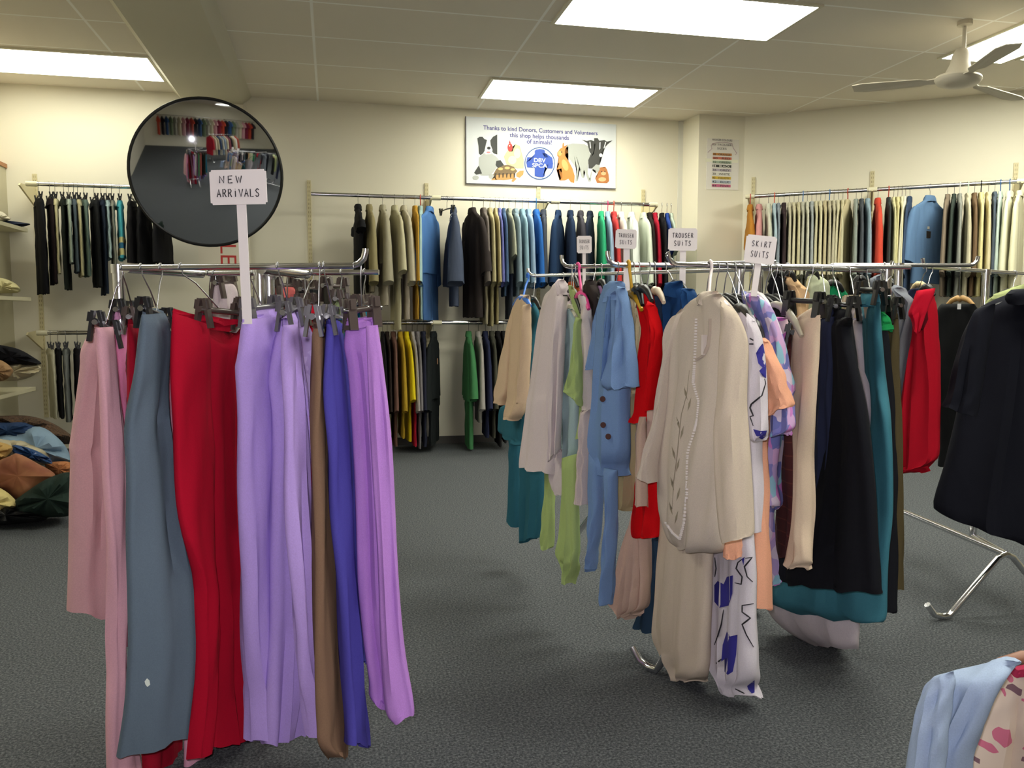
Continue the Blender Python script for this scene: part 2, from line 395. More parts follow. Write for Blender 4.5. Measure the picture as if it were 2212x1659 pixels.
# ------------------------------------------------------------------ ceiling lights
DIFF = emit('light_diffuser', PANEL_C, PANEL_E)
FRM = plain('#d9d3bb', .5)
DIFF_DIM = emit('light_diffuser_dimmed', PANEL_C, PANEL_E * .5)  # emission lowered so the wall beside the corner panel does not overexpose
def light(x0, x1, y0, y1, label, dm=None):
    t = thing('ceiling_light', label, 'light', ((x0 + x1) / 2, (y0 + y1) / 2, CEIL), group='ceiling light panels')
    bm = B(); box(bm, ((x0 + x1) / 2, (y0 + y1) / 2, CEIL - .008), (x1 - x0, y1 - y0, .006)); part('diffuser', bm, dm or DIFF, t, smooth=False)
    bm = B()
    for (c, s) in ((((x0 + x1) / 2, y0 - .01, CEIL - .006), (x1 - x0 + .04, .02, .012)), (((x0 + x1) / 2, y1 + .01, CEIL - .006), (x1 - x0 + .04, .02, .012)), ((x0 - .01, (y0 + y1) / 2, CEIL - .006), (.02, y1 - y0, .012)), ((x1 + .01, (y0 + y1) / 2, CEIL - .006), (.02, y1 - y0, .012))): box(bm, c, s)
    part('frame', bm, FRM, t, smooth=False)
light(1.13, 2.36, 5.67, 6.16, 'recessed light panel nearest the animal banner')
light(1.257, 2.57, 3.99, 4.53, 'large recessed light panel, middle of the ceiling')
light(-2.25, -1.13, 5.69, 6.22, 'recessed light panel beyond the beam above the corner rails', DIFF_DIM)
light(3.85, 4.30, 3.42, 4.59, 'recessed light panel behind the ceiling fan')
light(4.36, 4.82, 3.38, 4.50, 'recessed light panel cut by the frame edge past the ceiling fan')
light(1.3, 2.6, 2.3, 2.84, 'recessed light panel above the skirt suit rack')
light(1.3, 2.6, .6, 1.14, 'recessed light panel above the photographer')
light(-2.25, -1.13, 2.3, 2.84, 'recessed light panel over the shelves')
light(1.3, 2.6, -1.1, -.56, 'recessed light panel behind the photographer')

# ------------------------------------------------------------------ ceiling fan
fp = onz(2085, 45, CEIL); fx, fy = fp.x, fp.y
t = thing('ceiling_fan', 'white ceiling fan hanging on a short rod before the light panel', 'fan', (fx, fy, CEIL))
FW = plain('#d2c9b4', .5)
bm = B(); lathe(bm, [(.04, CEIL), (.04, CEIL - .025), (.012, CEIL - .03)], 20, Matrix.Translation((fx, fy, 0))); part('canopy', bm, FW, t)
bm = B(); tube(bm, [(fx, fy, CEIL - .02), (fx, fy, CEIL - .17)], .011); part('rod', bm, FW, t)
T0 = Matrix.Translation((fx, fy, CEIL)) @ Matrix.Rotation(math.radians(5), 4, 'Y')
bm = B(); lathe(bm, [(.012, -.15), (.03, -.158), (.045, -.19), (.052, -.24), (.075, -.30), (.078, -.315), (.02, -.32)], 32, T0); part('motor_cover', bm, FW, t)
bm = B(); lathe(bm, [(.03, -.312), (.118, -.314), (.122, -.325), (.11, -.345), (.05, -.358), (.02, -.36)], 36, T0); hub_ = part('hub', bm, FW, t)
for k in range(3):
    bm = B(); A = T0 @ Matrix.Rotation(math.radians(14 + 120 * k), 4, 'Z')
    pr = [(.10, .03), (.16, .02), (.2, .045), (.5, .06), (.56, .04)]
    up = [bm.verts.new(A @ Vector((x, y, -.322 + .006 * (y > 0)))) for x, y in pr] + [bm.verts.new(A @ Vector((x, -y, -.328))) for x, y in reversed(pr)]
    f = bm.faces.new(up); ex = bmesh.ops.extrude_face_region(bm, geom=[f]); bmesh.ops.translate(bm, verts=[q for q in ex['geom'] if isinstance(q, bmesh.types.BMVert)], vec=(0, 0, -.005))
    part('blade', bm, plain('#d3cab6', .7), hub_, smooth=False)

# ------------------------------------------------------------------ banner
YB = BACK - .014
t = thing('banner', 'white printed animal charity banner high on the back wall', 'banner', (1.71, BACK, 2.12))
bm = B(); box(bm, (1.712, BACK - .010, 2.384), (1.276, .008, .53)); board_ = part('board', bm, plain('#d0d4d4', .55), t, smooth=False)
bm = B()
for c, s in (((1.712, YB - .001, 2.12), (1.28, .004, .006)), ((1.074, YB - .001, 2.384), (.006, .004, .53))): box(bm, c, s)
part('edge', bm, plain('#4d4a55'), t, smooth=False)
def bp_(X, Y, o=0): return ony(980 + X / 5.53, 230 + Y / 5.53, YB - .0015 - o)
def ngon(bm, pts):
    f = bm.faces.new([bm.verts.new(p) for p in pts]); bmesh.ops.triangulate(bm, faces=[f])
def ell(cx, cy, rx, ry, n=20, rot=0):
    c, s = math.cos(math.radians(rot)), math.sin(math.radians(rot))
    return [(cx + rx * math.cos(2 * math.pi * i / n) * c - ry * math.sin(2 * math.pi * i / n) * s, cy + rx * math.cos(2 * math.pi * i / n) * s + ry * math.sin(2 * math.pi * i / n) * c) for i in range(n)]
def art(name, layers):
    o = None
    bm = B(); mats = []
    for k, (h, polys) in enumerate(layers):
        mt = plain(h, .6)
        if mt not in mats: mats.append(mt)
        for pl in polys:
            a = len(bm.faces); ngon(bm, [bp_(x, y, .0006 * k) for x, y in pl]); bm.faces.ensure_lookup_table()
            for f in bm.faces[a:]: f.material_index = mats.index(mt)
    return part(name, bm, mats, board_, smooth=False)
art('printed_dog', [('#a5a8a2', [[(300, 610), (360, 560), (450, 560), (510, 600), (585, 690), (520, 720), (470, 790), (430, 822), (320, 822), (300, 760)], ell(262, 850, 38, 26), ell(455, 835, 36, 30)]),
    ('#2a2c28', [[(283, 380), (310, 362), (345, 362), (368, 390), (405, 400), (412, 470), (385, 500), (352, 560), (322, 582), (302, 560), (298, 480)], [(432, 412), (470, 362), (520, 335), (516, 470), (522, 575), (480, 560), (462, 540), (440, 470)], [(245, 790), (300, 705), (338, 800), (270, 815)], [(510, 650), (560, 640), (602, 700), (530, 740), (500, 700)]]),
    ('#d6d8d2', [[(400, 392), (436, 398), (442, 460), (465, 520), (445, 570), (380, 572), (370, 520), (410, 470)]]), ('#1b1b1d', [ell(420, 497, 22, 17)]), ('#c98080', [ell(416, 548, 24, 10)])])
art('printed_hen', [('#b8b48a', [[(620, 560), (650, 520), (700, 540), (740, 450), (790, 470), (815, 560), (838, 640), (835, 740), (760, 740), (700, 715), (630, 690), (600, 600)]]), ('#cdcab0', [ell(760, 560, 40, 60), ell(700, 640, 50, 50)]), ('#b03028', [ell(674, 490, 30, 50), [(662, 440), (668, 400), (682, 440)]]), ('#e9c9b8', [ell(668, 470, 8, 9)])])
art('printed_tortoise', [('#b58a4c', [[(470, 820), (740, 800), (720, 862), (600, 880), (500, 872)], [(748, 800), (790, 768), (838, 765), (832, 812), (790, 852), (750, 836)], [(448, 882), (480, 836), (525, 876)], [(690, 892), (716, 846), (752, 862), (712, 902)]]),
    ('#6f5a38', [[(470, 822), (505, 750), (560, 708), (640, 698), (720, 722), (760, 772), (735, 800), (600, 812)]]), ('#c9a869', [ell(560, 745, 30, 16), ell(640, 735, 32, 16), ell(705, 752, 26, 14)]), ('#3c2c18', [[(490 + 45 * i, 800), (512 + 45 * i, 795), (504 + 45 * i, 850), (494 + 45 * i, 850)] for i in range(6)])])
art('printed_rabbit', [('#c07a34', [[(1236, 590), (1238, 550), (1270, 505), (1297, 490), (1302, 440), (1315, 430), (1322, 492), (1366, 452), (1330, 515), (1326, 580), (1372, 650), (1420, 740), (1446, 830), (1440, 912), (1400, 905), (1370, 862), (1330, 882), (1265, 884), (1300, 845), (1288, 740), (1228, 755), (1268, 690), (1262, 620)]]), ('#d99c58', [ell(1330, 700, 34, 70, rot=-20), ell(1268, 560, 22, 30)]), ('#2b1a10', [ell(1290, 545, 7, 8)])])
art('printed_goats', [('#9fa29a', [[(1345, 520), (1352, 462), (1420, 440), (1560, 450), (1605, 475), (1625, 560), (1645, 590), (1605, 700), (1602, 800), (1642, 892), (1610, 897), (1570, 790), (1542, 720), (1556, 852), (1532, 852), (1510, 740), (1492, 700), (1480, 892), (1452, 896), (1472, 750), (1400, 650), (1350, 570)], [(1660, 720), (1740, 680), (1748, 760), (1700, 800), (1690, 724), (1655, 760), (1640, 872), (1618, 872)]]),
    ('#33332f', [[(1530, 395), (1590, 412), (1640, 400), (1690, 420), (1672, 500), (1645, 575), (1622, 540), (1600, 440)], [(1678, 378), (1720, 378), (1740, 410), (1800, 400), (1830, 420), (1898, 405), (1842, 450), (1812, 482), (1790, 550), (1752, 570), (1772, 605), (1760, 650), (1742, 700), (1702, 690), (1652, 740), (1612, 740), (1608, 640), (1672, 570), (1690, 480)]]),
    ('#dfe1dc', [[(1742, 430), (1754, 425), (1752, 500), (1740, 520)], [(1812, 420), (1822, 428), (1800, 500), (1790, 500)], [(1622, 420), (1632, 420), (1640, 500), (1630, 500)], ell(1758, 582, 20, 22)])])
art('printed_hamster', [('#a86a34', [[(1692, 860), (1702, 826), (1738, 800), (1738, 738), (1750, 728), (1782, 742), (1812, 722), (1832, 752), (1850, 812), (1857, 890), (1832, 915), (1712, 912)]]), ('#d8a878', [ell(1775, 870, 46, 26), ell(1790, 800, 30, 22)]), ('#1b1210', [ell(1768, 778, 6, 7), ell(1806, 776, 6, 7)])])
bm = B(); cx, cy = 1028, 680; N = 48
rings = [[bm.verts.new(bp_(cx + rx * math.cos(2 * math.pi * i / N), cy + ry * math.sin(2 * math.pi * i / N), .001)) for i in range(N)] for rx, ry in ((182, 194), (172, 183))]
ring_faces(bm, *rings); part('logo_ring', bm, plain('#2d4f86', .6), t, smooth=False)
bm = B()
ngon(bm, [bp_(x, y, .001) for x, y in [(968, 530), (985, 515), (1028, 508), (1072, 513), (1090, 528), (1090, 608), (1178, 612), (1188, 680), (1180, 742), (1090, 738), (1088, 832), (1065, 845), (1000, 840), (968, 830), (968, 732), (878, 728), (868, 668), (878, 606), (968, 607)]]); cross_ = part('logo_cross', bm, plain('#2347a0', .6), t, smooth=False)
def px_text(bm, s, x0, x1, y, Yp, bold=0, height=None):
    a, c = ony(x0, y, Yp), ony(x1, y, Yp)
    put_text(bm, s, ((a.x + c.x) / 2, Yp, (a.z + c.z) / 2), (1, 0, 0), (0, 0, 1), width=c.x - a.x, bold=bold, height=height)
bm = B()
z1, z2 = ony(1106, 668 / 1 * 0 + 348, YB).z, 0
px_text(bm, 'DBV', 980 + 960 / 5.53, 980 + 1098 / 5.53, 230 + 666 / 5.53, YB - .004, .012, .033); px_text(bm, 'SPCA', 980 + 938 / 5.53, 980 + 1118 / 5.53, 230 + 728 / 5.53, YB - .004, .012, .033)
part('logo_letters', bm, plain('#e8eaee', .6), cross_, smooth=False)
bm = B()
for s, x0, x1, y in (('Thanks to kind Donors, Customers and Volunteers', 1044, 1291, 286), ('this shop helps thousands', 1101, 1229, 299), ('of animals!', 1138, 1192, 311)):
    px_text(bm, s, x0, x1, y, YB - .002, .018)
part('lettering', bm, plain('#4a4a88', .6), t, smooth=False)

# ------------------------------------------------------------------ size chart on the pilaster
t = thing('size_chart', 'laminated trouser size colour chart taped to the pilaster', 'poster', ony(1558, 410, PY))
def cp(X, Y): return 1500 + X / 11.06, 280 + Y / 11.06
def cquad(bm, X0, Y0, X1, Y1, o):
    a = ony(*cp(X0, Y0), PY - o); c = ony(*cp(X1, Y1), PY - o)
    ngon(bm, [(a.x, PY - o, a.z), (c.x, PY - o, a.z), (c.x, PY - o, c.z), (a.x, PY - o, c.z)])
bm = B(); a = ony(*cp(300, 205), PY); c = ony(*cp(1040, 1450), PY); box(bm, ((a.x + c.x) / 2, PY - .002, (a.z + c.z) / 2), (c.x - a.x, .004, a.z - c.z)); part('sheet', bm, plain('#d6d0c4', .35), t, smooth=False)
bm = B(); cquad(bm, 262, 685, 1045, 800, .0045); part('tape', bm, plain('#d9d6b8', .3), t, smooth=False)
rows_ = [('#c08030', '28   ORANGE'), ('#c8664a', '30   RED'), ('#a3b59a', '32   GREEN'), ('#33332c', '34   BLACK'), ('#b4aab2', '36   GREY'), ('#d9d6c8', '38   WHITE'), ('#d0ae24', '40   YELLOW'), ('#a9b4c0', '42   BLUE'), ('#c0567c', '44   PINK')]
for i, (h, s) in enumerate(rows_):
    y0 = 552 + i * 93.5; dx = -3.2 * i
    bm = B(); cquad(bm, 442 + dx, y0, 892 + dx, y0 + 80, .006); cb_ = part('colour_band', bm, plain(h, .5), t, smooth=False)
    bm = B(); q0 = cp(448 + dx, y0 + 66); q1 = cp(860 + dx, y0 + 66); px_text(bm, s, q0[0], q1[0], q0[1], PY - .0075, .004, .017); part('lettering', bm, plain('#e3e0d4' if 'BLACK' in s else '#4a443e', .6), cb_, smooth=False)
bm = B()
for s, x0, x1, y in (('HANGER COLOURS', 430, 905, 272), ('for TROUSER', 430, 895, 385), ('SIZES', 545, 770, 475)):
    q0 = cp(x0, y); q1 = cp(x1, y); px_text(bm, s, q0[0], q1[0], q0[1], PY - .0075, .004, .016)
part('lettering', bm, plain('#5f5a5e', .6), t, smooth=False)
bm = B(); tube(bm, [ony(*cp(x, y), PY - .006) for x, y in ((320, 545), (420, 450), (400, 380), (440, 330), (660, 300), (900, 330), (930, 440), (1010, 560), (985, 600))], .0022, 5); part('hanger_drawing', bm, plain('#b59aa0'), t)

# ------------------------------------------------------------------ sale poster behind the mirror
a = ony(430, 575, BACK); c = ony(517, 440, BACK)
t = thing('sale_poster', 'white sale poster with sideways red letters below the round mirror', 'poster', (a.x, BACK, a.z))
bm = B(); box(bm, ((a.x + c.x) / 2, BACK - .005, (a.z + c.z) / 2), (c.x - a.x, .004, c.z - a.z)); part('sheet', bm, plain('#e6ddc8', .6), t, smooth=False)
bm = B(); q0 = ony(477, 570, BACK - .008); q1 = ony(509, 475, BACK - .008)
put_text(bm, 'SALE', (q0.x, BACK - .008, (q0.z + q1.z) / 2), (0, 0, -1), (1, 0, 0), width=q1.z - q0.z, height=q1.x - q0.x); part('lettering', bm, plain('#c23a34', .6), t, smooth=False)

# ------------------------------------------------------------------ round security mirror on a wall bracket
mc = P(449, 376, 5.6); mr = 154 / FPX * 5.6
nn = (C0 - mc); nn.z = 0; nn.normalize(); nn = Matrix.Rotation(math.radians(3), 3, 'Z') @ nn
nn = (nn * math.cos(math.radians(16)) - Vector((0, 0, math.sin(math.radians(16))))).normalized()
MM = Matrix.Translation(mc) @ nn.to_track_quat('Z', 'Y').to_matrix().to_4x4()
t = thing('convex_mirror', 'large round convex security mirror with black rim on the back wall', 'mirror', mc)
bm = B(); R_ = 2.6; a1 = math.asin(mr * .985 / R_); prof = [(R_ * math.sin(a1 * (1 - i / 24)), R_ * (math.cos(a1 * (1 - i / 24)) - math.cos(a1))) for i in range(24)] + [(.0006, R_ * (1 - math.cos(a1)))]
lathe(bm, prof, 64, MM); part('mirror_dome', bm, newmat('mirror_glass', .035, 1, rgb('#c4c6cc'))[0], t)
bm = B(); lathe(bm, [(mr * .9, -.03), (mr, -.028), (mr * 1.008, -.01), (mr * 1.008, .008), (mr * .985, .014), (mr * .97, .004), (mr * .96, -.02)], 64, MM); part('rim', bm, plain('#17171a', .4), t)
bm = B(); tube(bm, [mc - nn * .03, mc - nn * .12, Vector((mc.x - .05, BACK - .02, mc.z + .15))], .018, 12); box(bm, (mc.x - .05, BACK - .01, mc.z + .15), (.1, .02, .14)); part('bracket', bm, BLACK, t)

# ------------------------------------------------------------------ wall uprights and clothes rails
def upright(px, ytop, label, plane='back', zb=.3):
    if plane == 'back': p = ony(px, ytop, BACK); n = Vector((0, -1, 0)); rz = 0
    else: p = onpl(px, ytop, W0, WN); n = WN; rz = math.atan2(WD.y, WD.x)
    t = thing('slotted_upright', label, 'shelf upright', (p.x, p.y, zb), group='slotted wall uprights')
    bm = B(); box(bm, (p.x + n.x * .006, p.y + n.y * .006, (p.z + zb) / 2), (.03, .012, p.z - zb), Matrix.Rotation(rz, 3, 'Z')); ch_ = part('channel', bm, BEIGE, t, smooth=False)
    bm = B(); M = Matrix.Rotation(rz, 3, 'Z'); k = 0; z = p.z - .02
    while z > zb + .03:
        for s in (-.006, .006): box(bm, Vector((p.x, p.y, z)) + n * .0125 + M @ Vector((s, 0, 0)), (.003, .001, .016), M)
        z -= .032
    part('slots', bm, plain('#8d7f5c', .6), ch_, smooth=False)
    return p
RY = 6.25; ZU = 1.956; ZL = 1.0
UPS = [upright(px, y, l) for px, y, l in ((75, 376, 'beige slotted upright at the corner end of the corner rails'), (667, 390, 'tall beige slotted upright at the bare end of the upper back rail'), (921, 396, 'beige slotted upright above the blue denim jacket'), (1163, 404, 'beige slotted upright directly under the animal banner'), (1389, 410, 'short beige slotted upright nearest the pilaster on the back wall'))]
UPR = [upright(px, y, l, 'r') for px, y, l in ((1628, 383, 'beige slotted upright next to the pilaster on the angled wall'), (1885, 370, 'beige slotted upright above the coral jacket'), (2195, 352, 'beige slotted upright above the white jackets by the frame edge'))]
def rail(label, p0, p1, joints, brackets, n):
    t = thing('clothes_rail', label, 'clothes rail', tuple((Vector(p0) + Vector(p1)) / 2))
    bm = B(); tube(bm, [p0, p1], .015, 14); tb_ = part('tube', bm, CHROME, t)
    d = (Vector(p1) - Vector(p0)).normalized()
    for j in joints:
        bm = B(); q = Vector(p0) + d * j; tube(bm, [q - d * .035, q + d * .035], .0185, 14); part('rail_joint', bm, plain('#dcd6b8', .4), tb_)
    for bq in brackets:
        q = Vector(p0) + d * bq; wq = q - n * .288
        bm = B(); M = Matrix.Rotation(math.atan2(n.y, n.x), 3, 'Z'); prf = [q - Vector((0, 0, .014)) + n * .02, q + Vector((0, 0, .002)) + n * .0, wq + Vector((0, 0, .02)), wq - Vector((0, 0, .13))]
        s = d * .006
        va = [bm.verts.new(x + s) for x in prf]; vb = [bm.verts.new(x - s) for x in prf]
        for i in range(4): bm.faces.new((va[i], va[(i + 1) % 4], vb[(i + 1) % 4], vb[i]))
        bm.faces.new(va); bm.faces.new(vb[::-1]); part('bracket', bm, BEIGE, t, smooth=False)
    return Vector(p0), Vector(p1)
NB = Vector((0, -1, 0))
x0 = ony(672, 421, RY).x; x1 = ony(1418, 440, RY).x
rail('upper chrome clothes rail on the back wall below the banner', (x0, RY, ZU), (x1, RY, ZU), [UPS[2].x - x0 + .04, UPS[3].x - x0 + .06, x1 - x0 - .03], [UPS[2].x - x0, UPS[3].x - x0, UPS[4].x - x0], NB)
rail('lower chrome clothes rail on the back wall near knee-length hems', (.15, RY, ZL), (2.6, RY, ZL), [UPS[2].x - .15 + .04], [UPS[2].x - .15, UPS[3].x - .15, UPS[4].x - .15], NB)
xa = ony(58, 398, RY).x
rail('upper chrome corner rail partly behind the round mirror', (xa, RY, 1.965), (-1.15, RY, 1.965), [.03], [UPS[0].x - xa], NB)
rail('lower chrome corner rail behind the pink trousers', (xa + .02, RY, .933), (-1.15, RY, .933), [.03], [UPS[0].x - xa - .02], NB)
RW = W0 + WN * .3
ra = onpl(1612, 425, RW, WN); zr = ra.z
rb = ra + WD * 3.2
rail('long chrome clothes rail on the angled wall', ra, rb, [.03, (UPR[1] - ra).dot(WD) + .0, (UPR[2] - ra).dot(WD)], [(u - ra).dot(WD) for u in UPR], WN)
# ================================================================== CLOTHES ON THE WALL RAILS
def vloft(bm, rows, th_axis=Vector((0, 1, 0)), cx=None, **kw):
    """rows: (z, half width, half thickness[, x offset]) in the garment's own frame."""
    rr = smooth_rows([r if len(r) > 3 else r + (0.0,) for r in rows], kw.pop('n', 13))
    loft(bm, [(Vector((x, 0, z)), Vector((max(h, .004), 0, 0)), Vector((0, max(t, .004), 0))) for z, h, t, x in rr], **kw)
def sleeve_bm(s, ln, wd, seed, drop=.165, out=.10, sw=.2, th=.04):
    bm = B(); rnd = random.Random(seed); fw = rnd.uniform(-.02, .02) * min(1, th / .04)
    q = min(1, th / .04); q2 = min(1.7, th / .042); rows = [(-drop, .03, .016 * q, 0), (-drop - .06, wd * 1.05, .026 * q, .25), (-drop - ln * .5, wd, .034 * q2, .75), (-drop - ln, wd * 1.3, .042 * q2, 1)]
    rr = smooth_rows(rows, 10); secs = []
    for z, h, t_, g in rr: secs.append((Vector((s * (sw - .035 + out * g), fw * g, z)), Vector((h, 0, .25 * h * s)), Vector((0, t_, 0))))
    loft(bm, secs, M=16, folds=2, amp=.006 * q, seed=seed, wr=.002 * q); return bm
def clothes(kind, L, c1, c2, seed, root, th=.045, sl=None, sw=.2, mats=None):
    ths = th; th = min(th, .042)
    rnd = random.Random(seed); m1 = mats or fabric(c1)
    if kind in ('jacket', 'shirt', 'suit', 'dress', 'top'):
        Lb = L if kind != 'suit' else min(L * .62, .7)
        Lb = max(Lb, .3)
        f = rnd.uniform(.96, 1.08)
        bm = B(); vloft(bm, [(-.085, .05, min(.016, th)), (-.105, .07, min(.018, th)), (-.135, .14, min(.018, th)), (-.165, sw * .97, min(.02, th)), (-.24, sw, th * .8), (-.42 if Lb > .5 else -.3, sw * .94, th), (-Lb, sw * f, th * 1.1)], M=24, folds=3, open_top=True, amp=min(.011, th * .35), seed=seed, wr=min(.003, th * .1))
        part('body', bm, m1, root, world=False)
        if kind != 'top':
            s_ = sl or (.5 if kind in ('jacket', 'suit') else .24)
            for s in (-1, 1): part('sleeve', sleeve_bm(s, s_, .055 if s_ > .3 else .062, seed * 3 + s, out=.10 if s > 0 else .02, sw=sw, th=ths), m1, root, world=False)
        bm = B(); vloft(bm, [(-.068, .05, min(.02, th)), (-.085, .062, min(.024, th)), (-.112, .078, min(.026, th * 1.05))], M=16, open_top=True, folds=1, amp=.003, seed=seed, n=5)
        part('collar', bm, m1, root, world=False)
        if kind == 'suit':
            for s in (-1, 1):
                bm = B(); vloft(bm, [(-Lb + .12, .085, th * .5, s * .085), (-Lb - .05, .088, th * .6, s * .085), (-L, .082, th * .65, s * .085)], M=16, folds=2, amp=th * .18, seed=seed + s, n=9)
                part('trouser_leg', bm, fabric(c2 or c1), root, world=False)
    elif kind == 'trousers':
        bm = B(); vloft(bm, [(-.11, .13, .018), (-.135, .15, .022), (-.155, .155, .024)], M=20, folds=2, amp=.005, seed=seed, n=5); part('waistband', bm, m1, root, world=False)
        for s in (-1, 1):
            bm = B(); vloft(bm, [(-.15, .08, min(.024, th), s * .075), (-.3, .105, th * .75, s * .085), (-L * .7, .095, th * .8, s * .095), (-L + rnd.uniform(0, .03), .088, th * .8, s * .1)], M=18, folds=2, amp=th * .22, seed=seed + s, n=11)
            part('trouser_leg', bm, m1, root, world=False)
    elif kind == 'skirt':
        bm = B(); vloft(bm, [(-.11, .13, .018), (-.135, .145, .022), (-.155, .15, .024)], M=20, folds=2, amp=.004, seed=seed, n=5); part('waistband', bm, m1, root, world=False)
        bm = B(); vloft(bm, [(-.15, .15, min(.024, th)), (-.3, .185, th * .85), (-L, .21, th)], M=26, folds=4, amp=th * .35, seed=seed, n=11); part('skirt_panel', bm, m1, root, world=False)
def hook_pts(z=-.085, r=.0175):
    return [(math.sin(a) * r, 0, math.cos(a) * r + .0) for a in [math.radians(x) for x in range(-115, 91, 18)]] + [(r * .9, 0, -.012), (.002, 0, -.034), (0, 0, z)]
def make_hanger(hookc, armc, clip=False, wr=.0017):
    t = thing('clothes_hanger', 'clothes hanger', 'hanger')
    bm = B(); tube(bm, hook_pts(r=.0158 + wr), wr, 6); part('hook', bm, hookc, t, world=False)
    bm = B()
    if clip:
        tube(bm, [(-.15, 0, -.088), (0, 0, -.082), (.15, 0, -.088)], .005, 8); part('bar', bm, armc, t, world=False)
        for s in (-1, 1):
            bm = B(); box(bm, (s * .12, -.006, -.092), (.02, .008, .055), Matrix.Rotation(.16, 3, 'X')); box(bm, (s * .12, .006, -.092), (.02, .008, .055), Matrix.Rotation(-.16, 3, 'X')); part('clip', bm, armc, t, world=False, smooth=False)
    else:
        tube(bm, [(-.165, 0, -.162), (-.1, 0, -.135), (-.03, 0, -.098), (0, 0, -.084), (.03, 0, -.098), (.1, 0, -.135), (.165, 0, -.162)], [.003, .005, .0065, .007, .0065, .005, .003], 8); part('shoulder_bar', bm, armc, t, world=False)
    return t
HP = {}
def hanger(kind):
    if kind not in HP:
        k = kind
        if k.startswith('clip'): o = make_hanger(WIRE, BLACK, True)
        elif k == 'black': o = make_hanger(WIRE, BLACK)
        elif k == 'clear': o = make_hanger(WIRE, plain('#c9cbbb', .3))
        elif k == 'wood': o = make_hanger(WIRE, plain('#a8743a', .5))
        else: o = make_hanger(plain(k, .4), plain(k, .4), wr=.004)
        HP[kind] = o; return o
    return copy_tree(HP[kind])
NAMES = {'jacket': ('jacket', 'jacket'), 'shirt': ('shirt', 'shirt'), 'suit': ('trouser_suit', 'suit'), 'dress': ('dress', 'dress'), 'top': ('sleeveless_top', 'top'), 'trousers': ('trousers', 'trousers'), 'skirt': ('skirt', 'skirt')}
GARMENTS = 0; ROOTS = {}
def badge(root, x, z, w, h, colour, name, label=None, off=.05):
    rz = root.rotation_euler.z; v = C0 - root.location; s = 1 if v.x * -math.sin(rz) + v.y * math.cos(rz) > 0 else -1
    bd = [c for c in root.children if c.name.startswith('body')][0]; hit = bd.data and BVHTree.FromPolygons([q.co for q in bd.data.vertices], [tuple(p.vertices) for p in bd.data.polygons]).ray_cast(Vector((x, s * .4, z)), Vector((0, -s, 0)))
    y = hit[0].y if hit and hit[0] is not None else s * off
    bm = B(); box(bm, (x, y + s * .003, z), (w, .004, h)); part(name, bm, plain(colour, .7), bd, world=False, smooth=False, label=label)
def hang_row(items, where, pos, hemz, end, group, flip=1, even=.25, less=.045):
    """pos(px) -> rail point; hemz(px, y, point) -> hem height."""
    global GARMENTS
    def geo(it):
        o = it[6]; p = pos(it[1]); dv = p - C0; th = math.atan2(dv.x, dv.y); dist = math.hypot(dv.x, dv.y) * math.cos(th - YAW)
        a = math.asin(max(.04, min(.95, (it[2] / FPX * dist - less) / .46)))
        return p, th - a * o.get('near', flip)
    G = [geo(it) for it in items]; n_ = len(G)
    PH = [sum(G[min(max(i + k, 0), n_ - 1)][1] * (even ** abs(k)) for k in (-2, -1, 0, 1, 2)) / sum(even ** abs(k) for k in (-2, -1, 0, 1, 2)) for i in range(n_)]
    for i, it in enumerate(items):
        desc, px, wp, hy, c1, kind = it[:6]; o = it[6] if len(it) > 6 else {}
        p = pos(px); L = p.z - hemz(hy, p)
        dv = p - C0; th = math.atan2(dv.x, dv.y); dist = math.hypot(dv.x, dv.y) * math.cos(th - YAW)
        wm = wp / FPX * dist; a = math.asin(max(.04, min(.95, (wm - .07) / .46)))
        near = o.get('near', flip)
        phi = G[i][1] if o.get('free') else PH[i]; nv = Vector((math.cos(phi), -math.sin(phi), 0))
        gap = min([abs((G[j][0] - p).dot(nv)) for j in (i - 1, i + 1) if 0 <= j < n_]); tk = max(.014, min(.07, gap * .42))
        rz = math.atan2(-math.cos(phi), -math.sin(phi))
        lab = f'{desc}, {ordn(i)} from the {end} on the {where}'
        nm, cat = NAMES[kind]; cat = o.get('cat', cat)
        root = thing(o.get('name', nm), lab, cat, p, rz, group)
        GARMENTS += 1; ROOTS[desc] = root
        clothes(kind, L, c1, o.get('c2'), GARMENTS * 17 + 3, root, sl=o.get('sl'), th=o.get('th', tk), sw=o.get('sw', .2), mats=o.get('mat'))
        hk = o.get('h', 'clip' if kind in ('trousers', 'skirt') else 'black')
        h = hanger(hk); h.location = p - Vector((0, 0, .0006)); h.rotation_euler = (0, 0, rz)
        h['label'] = f"{ {'black': 'wire-hooked black', 'clip': 'black clip', 'clear': 'pale clear', 'wood': 'wooden'}.get(hk, o.get('hn', 'coloured plastic')) } hanger, {ordn(i)} from the {end} on the {where}"
        h['group'] = 'hangers on the ' + where
pos_u = lambda px: Vector((ony(px, 430, RY).x, RY, ZU)); pos_l = lambda px: Vector((ony(px, 697, RY).x, RY, ZL))
hz_b = lambda y, p: ony(1106, y, RY).z if False else C0.z + ((lambda r: r.z * RY / r.y)(ray(p_px(p), y)))
def p_px(p):
    v = p - C0; return 1106 + FPX * v.dot(_R) / v.dot(_F)
